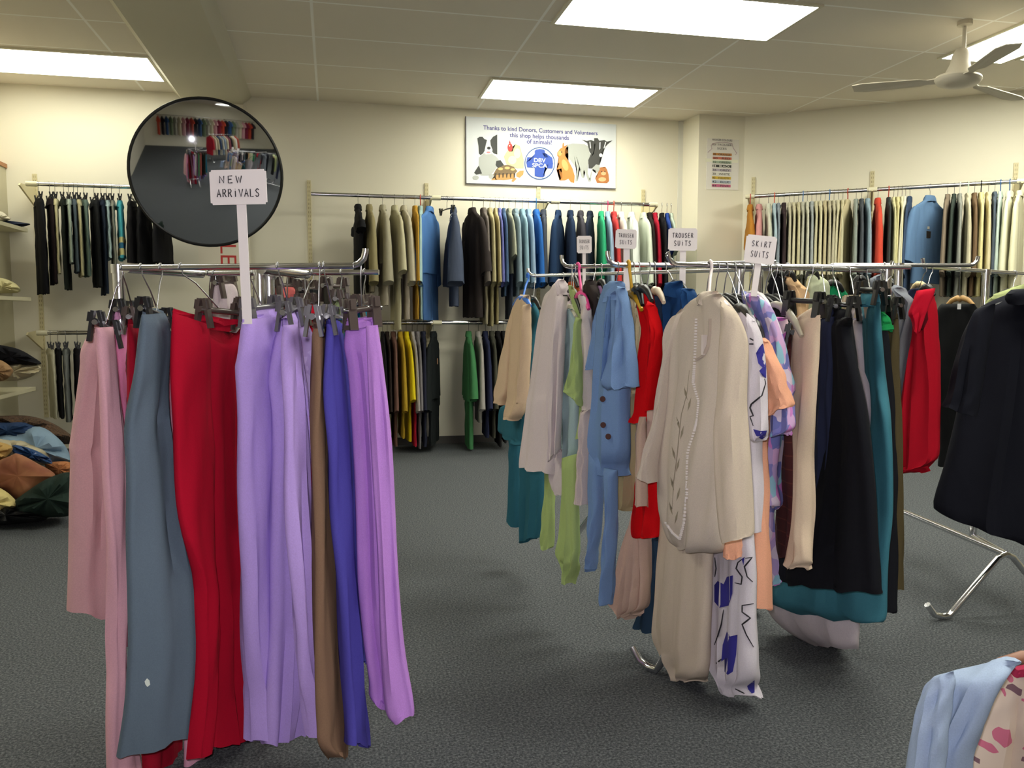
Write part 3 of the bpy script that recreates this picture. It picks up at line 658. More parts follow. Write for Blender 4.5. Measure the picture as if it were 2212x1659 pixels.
UP = [
 ('black slim dress', 773, 22, 642, '#1c1c1e', 'dress', {'sl': .12}),
 ('khaki long jacket suit', 797, 26, 632, '#8f8562', 'suit', {'c2': '#9a8f78'}),
 ('greyish beige jacket suit', 826, 26, 660, '#a39d86', 'suit', {'c2': '#a89f8d'}),
 ('cream wide-sleeved trouser suit', 852, 42, 712, '#b8b293', 'suit', {'sl': .42}),
 ('pale cream jacket suit with collar', 872, 34, 690, '#b6ae96', 'suit', {'c2': '#b3a899'}),
 ('mustard yellow trouser suit', 896, 26, 690, '#b58b36', 'suit', {}),
 ('pale aqua blouse with trousers', 908, 16, 690, '#9fb9b4', 'suit', {'h': '#c8452a', 'hn': 'red plastic'}),
 ('blue denim jacket and long skirt', 928, 52, 692, '#4c76ae', 'suit', {'free': 1, 'c2': '#46699c', 'near': -1}),
 ('slate blue suit with striped collar', 979, 28, 662, '#454d60', 'suit', {}),
 ('charcoal brown long dress', 1020, 55, 686, '#352f2e', 'dress', {'sl': .42, 'free': 1}),
 ('taupe grey jacket', 1044, 26, 700, '#6a625c', 'suit', {'c2': '#9b927a'}),
 ('straw coloured striped suit', 1058, 26, 704, '#a89f79', 'suit', {}),
 ('buff jacket with black cuff stripe', 1070, 28, 700, '#b0a47c', 'suit', {}),
 ('periwinkle blue jacket', 1078, 22, 600, '#6d71b0', 'jacket', {}),
 ('steel blue jacket', 1088, 20, 640, '#4f6684', 'suit', {}),
 ('short-sleeved stone grey jacket', 1099, 34, 690, '#9a9c88', 'suit', {'sl': .3, 'c2': '#4a5263'}),
 ('pale grey-blue long jacket', 1113, 30, 640, '#7f929c', 'suit', {'h': 'clear'}),
 ('ice blue jacket', 1128, 30, 625, '#86a5b2', 'suit', {}),
 ('light chambray blue jacket', 1141, 30, 622, '#8ba3bc', 'jacket', {}),
 ('bright blue short jacket', 1158, 34, 622, '#2c62aa', 'suit', {'h': '#2f7fc4', 'hn': 'blue plastic'}),
 ('dark slate thin jacket', 1174, 22, 600, '#3f444e', 'jacket', {}),
 ('dark navy denim jacket', 1206, 50, 640, '#1f3350', 'jacket', {'near': -1}),
 ('deep navy jacket', 1232, 38, 640, '#1c2a42', 'jacket', {}),
 ('dark grey jacket', 1254, 30, 640, '#3c3a40', 'jacket', {}),
 ('blue-black coat', 1275, 42, 640, '#1a2130', 'jacket', {'near': -1}),
 ('emerald green jacket', 1299, 32, 604, '#2f9a6c', 'shirt', {'sl': .38}),
 ('pale blue-grey shirt jacket', 1313, 26, 632, '#8ea3ba', 'jacket', {'h': '#d83a78', 'hn': 'pink plastic'}),
 ('tomato red jacket', 1326, 28, 632, '#bf3d3c', 'jacket', {'h': '#c8452a', 'hn': 'red plastic'}),
 ('white blouse with collar', 1342, 30, 610, '#d3d6ca', 'jacket', {'h': 'wood'}),
 ('crisp white shirt', 1364, 36, 620, '#d9ddd6', 'jacket', {'h': 'wood'}),
 ('off-white jacket with black piping', 1390, 44, 612, '#cbd2c0', 'jacket', {}),
 ('brown-black jacket', 1403, 24, 620, '#2a2320', 'jacket', {}),
 ('crimson long jacket', 1415, 26, 640, '#a01c30', 'jacket', {}),
 ('black long-sleeved coat', 1430, 32, 640, '#19191c', 'jacket', {}),
 ('royal blue top', 1441, 26, 560, '#2b4690', 'shirt', {}),
 ('misty pale green blouse', 1450, 28, 580, '#b9c6b4', 'shirt', {}),
]
hang_row(UP, 'upper back rail', pos_u, hz_b, 'bare end', 'suits on the upper back wall rail')
LO = [
 ('black jacket', 826, 20, 900, '#1c1a1c', 'suit', {}),
 ('dark brown suit with cream trousers', 836, 22, 950, '#2d2422', 'suit', {'c2': '#bfb49a'}),
 ('chocolate brown suit', 849, 24, 958, '#6a4d44', 'suit', {'h': 'wood'}),
 ('ochre jacket', 864, 24, 940, '#a8892a', 'suit', {}),
 ('bright yellow trouser suit', 877, 36, 948, '#dcc41e', 'suit', {'sl': .42}),
 ('pale grey suit with red skirt', 890, 26, 958, '#a39d98', 'suit', {'c2': '#b02038', 'h': 'clear'}),
 ('mid grey suit', 901, 24, 962, '#7a7678', 'suit', {'h': 'clear'}),
 ('ink navy suit', 914, 28, 958, '#262838', 'suit', {}),
 ('black suit with small pale emblem', 936, 52, 955, '#1e2223', 'suit', {'h': 'clear', 'near': -1}),
 ('bottle green trouser suit', 1012, 36, 964, '#427a4e', 'suit', {'sl': .42}),
 ('ash grey long-sleeved suit', 1033, 28, 908, '#a09c96', 'suit', {}),
 ('navy suit edged in white', 1048, 26, 940, '#2a2f4a', 'suit', {}),
 ('olive grey suit', 1062, 26, 940, '#4a4a40', 'suit', {}),
 ('black trouser suit', 1075, 30, 958, '#1b1b1d', 'suit', {}),
 ('white-edged black suit', 1087, 26, 950, '#222224', 'suit', {}),
]
hang_row(LO, 'lower back rail', pos_l, hz_b, 'lilac trousers', 'suits on the lower back wall rail')
pos_cu = lambda px: Vector((ony(px, 400, RY).x, RY, 1.965)); pos_cl = lambda px: Vector((ony(px, 719, RY).x, RY, .933))
CU = [
 ('long black trousers', 82, 30, 640, '#16161a', 'trousers', {}), ('maroon-black trousers', 106, 28, 622, '#241a1e', 'trousers', {}),
 ('cream trousers', 118, 20, 596, '#c4bd96', 'trousers', {}), ('black olive trousers', 137, 38, 630, '#20241f', 'trousers', {'near': -1}),
 ('pale mint grey trousers', 147, 20, 575, '#a3b0a2', 'trousers', {}), ('slate grey trousers', 158, 20, 595, '#4e5a64', 'trousers', {}),
 ('narrow ecru trousers', 167, 16, 605, '#bdb690', 'trousers', {}), ('grey-green trousers', 180, 26, 600, '#5d6f68', 'trousers', {}),
 ('black wide trousers', 202, 34, 625, '#1a1c1e', 'trousers', {}), ('dark navy trousers', 217, 26, 640, '#1d2636', 'trousers', {}),
 ('powder blue skirt', 229, 18, 560, '#a9c0c4', 'skirt', {}), ('grey flecked skirt', 240, 18, 590, '#85867c', 'skirt', {}),
 ('turquoise skirt with cream stripes', 257, 26, 560, '#3f9fae', 'skirt', {'mat': None}), ('black pleated skirt', 285, 38, 572, '#1d1c1e', 'skirt', {'near': -1}),
 ('plain black skirt', 310, 44, 578, '#171719', 'skirt', {'near': -1}), ('short black skirt half behind mirror', 347, 46, 570, '#1b1b1e', 'skirt', {'near': -1}),
]
CU[12][6]['mat'] = patch = None
m, n, l, b = newmat('turquoise_stripes', .9)
tc = n.new('ShaderNodeTexCoord'); s = n.new('ShaderNodeSeparateXYZ'); l.new(tc.outputs['Object'], s.inputs[0])
mr_ = n.new('ShaderNodeMapRange'); mr_.inputs[1].default_value = -.56; mr_.inputs[2].default_value = 0; l.new(s.outputs[2], mr_.inputs[0])
r = ramp(n, [(0, '#3c98a8'), (.12, '#c4bf86'), (.20, '#25688e'), (.27, '#c4bf86'), (.34, '#3fa3b2')]); l.new(mr_.outputs[0], r.inputs['Fac']); l.new(r.outputs[0], b.inputs['Base Color'])
CU[12][6]['mat'] = m
hang_row(CU, 'upper corner rail', pos_cu, hz_b, 'shelves', 'clip-hung clothes on the upper corner rail')
CL = [('cream floral trousers', 108, 26, 905, '#b9b49c', 'trousers', {}), ('thin black trousers', 124, 18, 900, '#17171a', 'trousers', {}), ('speckled grey trousers', 141, 28, 912, '#6e716e', 'trousers', {'near': -1}), ('dark charcoal trousers', 166, 26, 925, '#232126', 'trousers', {})]
hang_row(CL, 'lower corner rail', pos_cl, hz_b, 'shelves', 'clip-hung clothes on the lower corner rail')
# angled wall
def pos_r(px):
    p = onpl(px, 425 - (px - 1612) * .0567, RW, WN); p.z = zr; return p
hz_r = lambda y, p: C0.z + (lambda r: r.z * ((p - C0).dot(WN) / r.dot(WN)))(ray(p_px(p), y))
cr = ['#bfb9a0', '#c9c3a6', '#c4bd9c', '#b4b3a4', '#c8c6b2', '#9fa6a8', '#c6c0a0', '#cfc9aa', '#c2b795', '#b9b39a']
crn = ['greyish cream', 'ivory', 'light buff', 'dove grey', 'chalk white', 'bluish grey', 'pale cream', 'vanilla', 'light sand', 'oatmeal']
RT = [('amber brown top', 1621, 18, 560, '#a8722c', 'shirt', {'h': '#b8402c', 'hn': 'red plastic'}), ('dusty pink blouse', 1640, 26, 560, '#c08a88', 'shirt', {}), ('pale ivory blouse', 1660, 22, 580, '#c6c7b4', 'shirt', {}),
 ('powder blue top', 1673, 16, 560, '#a9bcc6', 'shirt', {'h': '#c8452a', 'hn': 'red plastic'}), ('grey-blue jacket', 1682, 18, 600, '#8a949c', 'jacket', {}), ('dark brown long jacket', 1694, 24, 640, '#3a2e30', 'jacket', {})]
xs = 1706
for k in range(13):
    RT.append((crn[k % 10] + (' shirt' if k >= 10 else ' blouse'), xs, 20, 640, cr[k % 10], 'jacket', {'h': 'black' if k % 3 else '#4a7ab0' if k % 2 else 'clear', 'hn': 'blue plastic'})); xs += 9.6
RT += [('wide cream jacket', 1832, 40, 640, '#c3b793', 'jacket', {'free': 1, 'h': '#b8402c', 'hn': 'red plastic', 'near': -1}), ('steel grey blouse', 1850, 24, 640, '#8f978f', 'jacket', {}), ('dark grey jacket', 1862, 20, 640, '#4c5056', 'jacket', {}), ('misty blue blouse', 1875, 26, 640, '#8aa0ac', 'jacket', {}),
 ('coral red jacket', 1897, 42, 606, '#c74a38', 'jacket', {'near': 1}), ('charcoal jacket', 1920, 20, 640, '#3a3f3e', 'jacket', {'h': '#b8402c', 'hn': 'red plastic'}),
 ('lemony cream cardigan', 1931, 18, 610, '#cfcb9e', 'jacket', {}), ('buttery cream cardigan', 1940, 18, 612, '#c9c292', 'jacket', {}), ('light cream cardigan', 1949, 18, 612, '#d2ccaa', 'jacket', {}), ('white cardigan', 1957, 18, 610, '#d6d4c2', 'jacket', {}), ('inky blue blouse', 1966, 18, 640, '#3c4c66', 'jacket', {}),
 ('large denim blue shirt with chest badge', 2010, 86, 612, '#5d7a9c', 'jacket', {'near': -1, 'free': 1, 'sl': .4}), ('taupe jacket', 2048, 26, 640, '#7d7060', 'jacket', {}), ('dark bottle grey jacket', 2062, 22, 640, '#37403a', 'jacket', {}), ('black and white knit jacket', 2074, 24, 640, '#8c8e86', 'jacket', {'h': '#d8d8d0', 'hn': 'white plastic'}), ('cream cable cardigan', 2092, 32, 640, '#c4bda0', 'jacket', {'h': '#cfe0cc', 'hn': 'white plastic'}), ('brown jacket', 2106, 20, 640, '#6f5a44', 'jacket', {}),
 ('straw yellow jacket', 2120, 28, 640, '#cdc48e', 'jacket', {'h': '#1c1c1c', 'hn': 'black plastic'}), ('warm cream jacket', 2136, 28, 640, '#cbbf98', 'jacket', {}), ('dark slate jacket', 2150, 22, 640, '#4d5762', 'jacket', {}), ('sea mist jacket', 2162, 28, 640, '#b3c2b8', 'jacket', {'h': '#3f6aa0', 'hn': 'blue plastic'}), ('white wide jacket', 2182, 44, 640, '#d3d0b4', 'jacket', {'h': '#3f6aa0', 'hn': 'blue plastic', 'near': -1}), ('ivory wide jacket', 2204, 40, 640, '#d0ccae', 'jacket', {'near': -1})]
hang_row(RT, 'angled wall rail', pos_r, hz_r, 'pilaster', 'clothes on the angled wall rail', even=.95, less=.07)

badge(ROOTS['large denim blue shirt with chest badge'], .06, -.36, .055, .05, '#2a2118', 'chest_badge', 'dark square chest badge')
badge(ROOTS['large denim blue shirt with chest badge'], .06, -.31, .022, .02, '#b9b4a4', 'chest_badge', 'small pale chest badge')
badge(ROOTS['black suit with small pale emblem'], .03, -.30, .022, .045, '#b98a6a', 'emblem', 'small pale emblem')
for zz in (-.13, -.15, -.17): badge(ROOTS['slate blue suit with striped collar'], .05, zz, .12, .007, '#d8d8dc', 'collar_stripe')
h = hanger('clip'); h.location = pos_u(965) - Vector((0, 0, .0006)); h.rotation_euler = (0, 0, math.radians(-75)); h['label'] = 'empty black clip hanger between the blue denim and slate blue suits'; h['group'] = 'hangers on the upper back rail'
# ================================================================== RACKS ON THE FLOOR
def bent(p0, p1, up0=0, up1=0, r=.03):
    d = (p1 - p0).normalized(); z = Vector((0, 0, 1)); pts = []
    if up0: pts += [p0 + z * up0] + [p0 + z * r - z * 0 + (d * r) - d * (r * math.cos(a)) - z * (r * math.sin(a)) + 0 * z for a in [math.radians(x) for x in (0, 30, 60, 90)]]
    else: pts.append(p0)
    if up1: pts += [p1 - d * r + z * r + d * (r * math.sin(a)) - z * (r * math.cos(a)) for a in [math.radians(x) for x in (0, 30, 60, 90)]] + [p1 + z * up1]
    else: pts.append(p1)
    return pts
def rack(label, rails, posts, feet, bars, loc):
    t = thing('garment_rack', label, 'clothes rack', loc)
    for (p0, p1, u0, u1) in rails:
        bm = B(); tube(bm, bent(Vector(p0), Vector(p1), u0, u1), .0068, 12); part('rail', bm, CHROME, t)
    for (x, y, z0, z1) in posts:
        bm = B(); tube(bm, [(x, y, z0), (x, y, z1 - .012)], .014, 14); tube(bm, [(x, y, z1 - .015), (x, y, z1 + .006)], .017, 14); part('post', bm, CHROME, t)
    for (apex, tips) in feet:
        bm = B(); a = Vector(apex)
        pts = []
        tp = [Vector(q) for q in tips]
        def leg(q):
            d = Vector((q.x - a.x, q.y - a.y, 0)); L = d.length; d.normalize()
            low = Vector((q.x, q.y, .014)) - d * .09
            return [a + d * .03 - Vector((0, 0, .012)), lerp(a, low, .93), low + d * .0, low + d * .03 + Vector((0, 0, -.001)), low + d * .06 + Vector((0, 0, .008)), q]
        l0 = leg(tp[0]); l1 = leg(tp[1])
        tube(bm, l0[::-1] + [a] + l1, .011, 12); part('leg', bm, CHROME, t)
    for (p0, p1) in bars:
        bm = B(); tube(bm, [p0, p1], .0115, 12); part('base_bar', bm, CHROME, t)
    return t
def gar(name, label, cat, parts, group=None):
    bms = []
    lo = Vector((1e9,) * 3); hi = -lo
    for pr in parts:
        bm = B(); kw = pr[6] if len(pr) > 6 else {}
        cloth(bm, pr[1], pr[2], pr[3], pr[4], **kw)
        for v in bm.verts:
            for i in range(3): lo[i] = min(lo[i], v.co[i]); hi[i] = max(hi[i], v.co[i])
        bms.append((pr[0], bm, pr[5]))
    t = thing(name, label, cat, ((lo.x + hi.x) / 2, (lo.y + hi.y) / 2, lo.z), group=group)
    out = [part(nm, bm, m, t) for nm, bm, m in bms]
    return t, out
def nh(label, rp, L, R, hookm=WIRE, armm=BLACK, clip=True, group='hangers on the floor racks', big=1.0):
    """A hanger from rail point rp whose bar spans L..R (the tops of the garment it holds)."""
    L, R, rp = Vector(L), Vector(R), Vector(rp); mid = (L + R) / 2; d = (R - L); t = thing('clothes_hanger', label, 'hanger', rp, group=group)
    h = Vector((d.x, d.y, 0)); h = h.normalized() if h.length > 1e-5 else _R; z = Vector((0, 0, 1)); nn = Vector((h.y, -h.x, 0))
    bm = B(); wr = .0016 * big if hookm in (WIRE, CHROME) else .0045; r = .0076 + wr; c = rp - z * .0005
    tube(bm, [c + h * (math.sin(a) * r) + z * (math.cos(a) * r) for a in [math.radians(x) for x in range(-120, 91, 15)]] + [c + h * r * .9 - z * .014, lerp(c, mid, .35) + h * .004, mid], wr, 8); part('hook', bm, hookm, t)
    bm = B()
    if clip:
        tube(bm, [L - d * .03, L, mid, R, R + d * .03], .0068, 8)
        part('bar', bm, armm, t)
        for q in (L + d * .07, R - d * .07):
            bm = B(); M0 = Matrix((h, nn, z)).transposed()
            for s in (-1, 1):
                M1 = M0 @ Matrix.Rotation(s * .17, 3, 'X')
                box(bm, q + nn * (s * .011) - z * .008, (.019, .007, .066), M1); box(bm, q + nn * (s * .014) + z * .012, (.012, .006, .02), M1)
            cl_ = part('clip', bm, armm, t, smooth=False); bm = B(); tube(bm, [q - h * .017, q + h * .017], .006, 8); part('spring', bm, WIRE, cl_)
    else:
        top = mid + z * .012
        tube(bm, [L - z * .012, lerp(L, top, .4) + z * .002, lerp(L, top, .82) + z * .006, top, lerp(R, top, .82) + z * .006, lerp(R, top, .4) + z * .002, R - z * .012], [.006, .009, .011, .012, .011, .009, .006], 10); part('shoulder_bar', bm, armm, t)
    return t
def sign(label, words_, tl, tr, br, bl, stick, d, lay):
    """A hand-lettered card on a flat stick; corners as seen, at depth d (left, right)."""
    dl, dr = d if isinstance(d, tuple) else (d, d)
    TL, TR, BR, BL = P(*tl, dl), P(*tr, dr), P(*br, dr), P(*bl, dl)
    ux = (TR - TL + BR - BL).normalized(); uz = (TL - BL + TR - BR); uz = (uz - ux * uz.dot(ux)).normalized(); n = ux.cross(uz)
    if n.dot(C0 - TL) < 0: n = -n
    W = ((TR - TL).length + (BR - BL).length) / 2; Hh = ((TL - BL).length + (TR - BR).length) / 2; c = (TL + TR + BR + BL) / 4
    dm = (dl + dr) / 2; s0 = P(*stick[0], dm); s1 = P(*stick[1], dm); sw = stick[2] / FPX * dm
    t = thing('rack_sign', label, 'sign', s1, group='hand-lettered rack signs')
    M = Matrix((ux, n, uz)).transposed()
    bm = B(); box(bm, c, (W, .003, Hh), M); bmesh.ops.bevel(bm, geom=[e for e in bm.edges if abs((e.verts[0].co - e.verts[1].co).normalized().dot(n)) > .9], offset=.004, segments=3, affect='EDGES'); cd_ = part('card', bm, CARD, t, smooth=False)
    sd = (s1 - s0); L = sd.length; sz = sd.normalized(); sx = (ux - sz * ux.dot(sz)).normalized(); sn = sx.cross(sz)
    bm = B(); box(bm, (s0 + s1) / 2 - n * .004 + sz * -.02, (sw, .003, L + .04), Matrix((sx, sn, sz)).transposed()); part('stick', bm, CARD, t, smooth=False)
    bm = B(); org = c - ux * (W / 2) - uz * (Hh / 2) + n * .0018
    hand_text(bm, [(s, x * W, y * Hh, lw * W, lh * Hh, g * W) for s, x, y, lw, lh, g in lay], org, ux, uz, n, .0012 * W / .125); part('lettering', bm, INK, cd_)
    return t

# ------------------------------------------------------------------ rack A: new arrivals
ZA = 1.163
a0 = P(262, 584, 1.78); a1 = P(790, 571, 1.70); a0.z = a1.z = ZA
d_ = (a1 - a0); bk = Vector((-d_.y, d_.x, 0)).normalized()
b0 = a0 + bk * .3 + d_ * .07; b1 = a1 + bk * .3 - d_ * .12; b0.z = b1.z = ZA + .002
pA = lambda t: a0 + d_ * t; pB = lambda t: b0 + (b1 - b0) * t
mA = P(571, 600, 1.95); lA = P(256, 600, 1.92)
rack('chrome double-rail rack carrying the new arrivals trousers', [(a0, a1, 0, .035), (b0, b1, 0, 0)],
     [(P(561, 600, 1.93).x, P(561, 600, 1.93).y, .2, ZA + .012), (P(581, 600, 1.97).x, P(581, 600, 1.97).y, .2, ZA - .002), (lA.x, lA.y, .2, ZA + .01)],
     [((lA.x + .06, lA.y, .2), ((lA.x + .06, lA.y - .05, .05), (lA.x + .06, lA.y + .3, .05))), ((mA.x, mA.y, .2), ((mA.x, mA.y - .05, .05), (mA.x, mA.y + .3, .05)))],
     [((lA.x, lA.y, .2), (mA.x, mA.y, .2)), (tuple(pA(.585) - Vector((0, 0, .004))), tuple(pB(.585) - Vector((0, 0, .004)))), (tuple(pA(.02)), tuple(pB(-.04)))], (mA.x, mA.y, 0))
GA = 'clip-hung trousers on the new arrivals rack'
def trou(label, parts, hx=None, htop=None, hd=None, hlabel=None, name='trousers', cat='trousers', armm=BLACK, group=GA):
    t, o = gar(name, label, cat, parts, group)
    if hx is not None:
        (xl, yl), (xr, yr) = htop; L = P(xl, yl, hd[0]); R = P(xr, yr, hd[1]); rp = P(hx, 578, (hd[0] + hd[1]) / 2)
        best = min([pA(i / 60) for i in range(61)] + [pB(i / 60) for i in range(61)], key=lambda q: (q - rp).length)
        nh(hlabel, best, L, R, armm=armm)
    return t, o
F_ = fabric
PINK1, PINK2, HOTP, DRED, GREYB, RED, LIL, BRN, IND, PUR = '#d2a5a9', '#e0abb8', '#e68cba', '#a0142c', '#5f6d7c', '#ae0c2a', '#b196dc', '#7d6250', '#4c46a0', '#b47fd2'
DG = plain('#1f1f22', .3); CLR = plain('#4b403c', .25); CLRG = plain('#57545a', .25)
trou('dusty pink trousers, outermost on the new arrivals rack', [
    ('waistband', [(203, 700, 226, 695), (199, 712, 230, 710)], (1.8, 1.8), 1.9, .05, F_(PINK1), dict(n=5, folds=1, amp=.002, seed=1)),
    ('trouser_leg', [(200, 708, 231, 706), (176, 756, 243, 760), (171, 806, 250, 800), (155, 942, 258, 940), (149, 972, 260, 972), (153, 1014, 262, 1010), (150, 1136, 262, 1136), (147, 1274, 262, 1290), (146, 1317, 262, 1342)], 1.80, 1.9, (.05, .09), F_(PINK1), dict(folds=2, amp=.008, seed=2)),
    ('trouser_leg', [(208, 708, 244, 706), (211, 780, 250, 770), (226, 1000, 272, 1000), (233, 1200, 276, 1200), (233, 1400, 268, 1400), (232, 1560, 290, 1560), (231, 1720, 312, 1690)], 1.66, 1.75, (.03, .055), F_(PINK2), dict(folds=1, amp=.005, seed=3))],
    250, ((206, 694), (246, 716)), (1.70, 1.84), 'dark clip hanger gripping the dusty pink trousers at the rack end', armm=DG)
trou('bright pink trousers squeezed behind the dusty pink pair', [
    ('waistband', [(250, 672, 280, 676), (246, 690, 282, 692)], 1.86, 1.95, .03, F_('#e0a0c8'), dict(n=5, folds=1, amp=.002, seed=4)),
    ('trouser_leg', [(236, 712, 282, 690), (236, 780, 281, 780), (240, 900, 276, 900), (244, 1100, 276, 1100), (250, 1400, 278, 1400)], 1.84, 1.97, (.03, .05), F_(HOTP), dict(folds=2, amp=.006, seed=5))],
    288, ((252, 668), (282, 672)), (1.86, 1.96), 'black clip hanger gripping the bright pink trousers', armm=DG)
trou('dark red trousers mostly hidden behind the grey-blue pair', [
    ('waistband', [(277, 688, 302, 688), (276, 704, 304, 704)], 1.84, 1.98, .03, F_(DRED), dict(n=5, folds=1, amp=.002, seed=6)),
    ('trouser_leg', [(276, 700, 304, 700), (278, 900, 330, 900), (290, 1200, 370, 1200), (305, 1500, 390, 1500), (308, 1690, 388, 1650)], 1.74, 1.9, (.03, .06), F_(DRED), dict(folds=2, amp=.008, seed=7))],
    300, ((279, 684), (303, 686)), (1.85, 1.96), 'clip hanger gripping the dark red trousers', armm=CLR)
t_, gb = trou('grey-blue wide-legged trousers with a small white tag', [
    ('waistband', [(307, 666, 341, 666), (305, 684, 352, 680)], 1.68, 1.8, .04, F_(GREYB), dict(n=5, folds=1, amp=.002, seed=8)),
    ('trouser_leg', [(306, 680, 356, 676), (295, 784, 368, 720), (281, 857, 362, 840), (273, 930, 362, 900), (273, 1014, 376, 970), (273, 1136, 394, 1136), (278, 1330, 428, 1270), (276, 1440, 436, 1360), (270, 1530, 428, 1500), (252, 1636, 424, 1576)], 1.62, 1.76, (.04, .075), F_(GREYB), dict(folds=2, amp=.011, seed=9, n=34)),
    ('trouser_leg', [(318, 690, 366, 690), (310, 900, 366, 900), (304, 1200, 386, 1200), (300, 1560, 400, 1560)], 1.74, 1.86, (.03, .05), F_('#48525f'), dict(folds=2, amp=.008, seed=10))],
    322, ((306, 664), (366, 690)), (1.66, 1.8), 'black clip hanger with tall prongs gripping the grey-blue trousers', armm=DG)
bm = B(); q = surf(gb[1], 317, 1474, .003); ng = [q + _R * x * .001 + Vector((0, 0, y * .001)) for x, y in ((-4.5, 2), (1, 9), (6, 4), (7, -5), (1, -10), (-3, -5))]; f = bm.faces.new([bm.verts.new(p) for p in ng]); part('tag', bm, plain('#e6efe8', .5), t_, smooth=False, label='small white tag')
trou('light pink trousers showing as a sliver between grey-blue and red', [
    ('trouser_leg', [(346, 738, 374, 738), (352, 800, 382, 800), (366, 960, 400, 960), (380, 1140, 430, 1140), (396, 1400, 465, 1400), (398, 1690, 474, 1596)], 1.80, 1.92, (.025, .04), F_('#dba0b8'), dict(folds=2, amp=.006, seed=11)),
    ('waistband', [(346, 728, 374, 728), (346, 742, 375, 742)], 1.8, 1.92, .03, F_('#dba0b8'), dict(n=5, folds=1, amp=.002, seed=12))],
    352, ((345, 712), (372, 722)), (1.8, 1.9), 'shiny black clip hanger gripping the light pink trousers', armm=BLACK)
trou('crimson red trousers with sharp front creases', [
    ('waistband', [(375, 666, 523, 690), (372, 690, 524, 706)], 1.70, 1.98, .05, F_(RED), dict(n=7, folds=2, amp=.012, seed=13, sag=.05)),
    ('trouser_leg', [(373, 676, 450, 702), (370, 770, 455, 770), (372, 875, 455, 880), (381, 997, 460, 1000), (392, 1137, 462, 1137), (428, 1262, 462, 1300), (434, 1360, 460, 1400), (427, 1520, 450, 1530), (414, 1638, 445, 1630)], 1.66, 1.8, (.04, .06), F_(RED), dict(folds=1, amp=.007, seed=14, n=30)),
    ('trouser_leg', [(430, 704, 524, 704), (425, 787, 515, 787), (420, 910, 513, 910), (425, 1140, 519, 1140), (432, 1317, 524, 1317), (436, 1500, 534, 1500), (440, 1616, 542, 1590)], 1.76, 1.96, (.05, .09), F_(RED), dict(folds=3, amp=.013, seed=15, n=30, sag=.04))],
    432, ((432, 668), (520, 676)), (1.74, 1.94), 'taupe clip hanger gripping the crimson trousers', armm=CLR)
LF = F_(LIL)
t_, lo = trou('pale lilac trousers with crumpled hems beside the sign stick', [
    ('waistband', [(526, 676, 598, 664), (523, 700, 604, 690)], 1.68, 1.84, .05, LF, dict(n=7, folds=2, amp=.01, seed=16)),
    ('trouser_leg', [(524, 690, 604, 684), (514, 768, 612, 770), (511, 810, 615, 830), (512, 950, 612, 950), (517, 1136, 605, 1136), (521, 1317, 600, 1317), (530, 1480, 585, 1480), (542, 1596, 579, 1602)], 1.66, 1.8, (.05, .075), LF, dict(folds=3, amp=.011, seed=17, n=32)),
    ('trouser_leg', [(610, 690, 634, 676), (592, 740, 646, 730), (582, 810, 656, 800), (588, 900, 664, 900), (585, 1136, 671, 1136), (582, 1317, 675, 1317), (574, 1480, 676, 1480), (567, 1612, 652, 1580)], 1.7, 1.86, (.05, .075), LF, dict(folds=4, amp=.012, seed=18, n=32))],
    548, ((530, 668), (600, 660)), (1.70, 1.84), 'silver clip hanger gripping the pale lilac trousers', armm=CLRG)
trou('lilac silky trousers with pointed waistband corner', [
    ('waistband', [(612, 690, 638, 672), (610, 710, 642, 704)], 1.72, 1.84, .03, F_('#b79be0'), dict(n=5, folds=1, amp=.003, seed=19)),
    ('trouser_leg', [(611, 704, 642, 700), (608, 760, 650, 770), (612, 900, 662, 900), (620, 1136, 672, 1136), (640, 1390, 678, 1390), (652, 1500, 686, 1500), (668, 1594, 695, 1584)], 1.64, 1.72, (.03, .045), F_('#b79be0'), dict(folds=2, amp=.007, seed=20, n=30))],
    620, ((612, 676), (640, 664)), (1.72, 1.84), 'grey clip hanger gripping the silky lilac trousers', armm=CLRG)
trou('lilac spotted frilly skirt peeping out beside the lilac trousers', [
    ('skirt_panel', [(640, 668, 656, 672), (640, 690, 664, 710), (644, 720, 678, 738), (648, 760, 672, 770), (652, 790, 668, 800), (656, 900, 668, 900)], 1.9, 2.0, (.03, .06), patch_mat('lilac_spots', [(0, '#a48fc4'), (.55, '#b39fd0'), (.85, '#8f84b8')], 40), dict(folds=4, amp=.01, seed=21))],
    645, ((640, 664), (656, 668)), (1.92, 1.98), 'clip hanger of the frilly lilac skirt', name='skirt', cat='skirt', armm=CLR)
trou('brown straight trousers between lilac and indigo', [
    ('waistband', [(678, 690, 696, 690), (677, 706, 698, 706)], 1.60, 1.9, .03, F_(BRN), dict(n=5, folds=1, amp=.001, seed=22)),
    ('trouser_leg', [(677, 700, 697, 700), (676, 740, 699, 768), (673, 820, 703, 820), (673, 950, 708, 950), (674, 1136, 715, 1136), (679, 1353, 728, 1330), (684, 1560, 742, 1498), (686, 1604, 750, 1600), (709, 1640, 748, 1636)], 1.62, 1.78, (.03, .05), F_(BRN), dict(folds=1, amp=.004, seed=23, n=30))],
    687, ((674, 684), (700, 686)), (1.62, 1.82), 'steel clip hanger gripping the brown trousers', armm=CLRG)
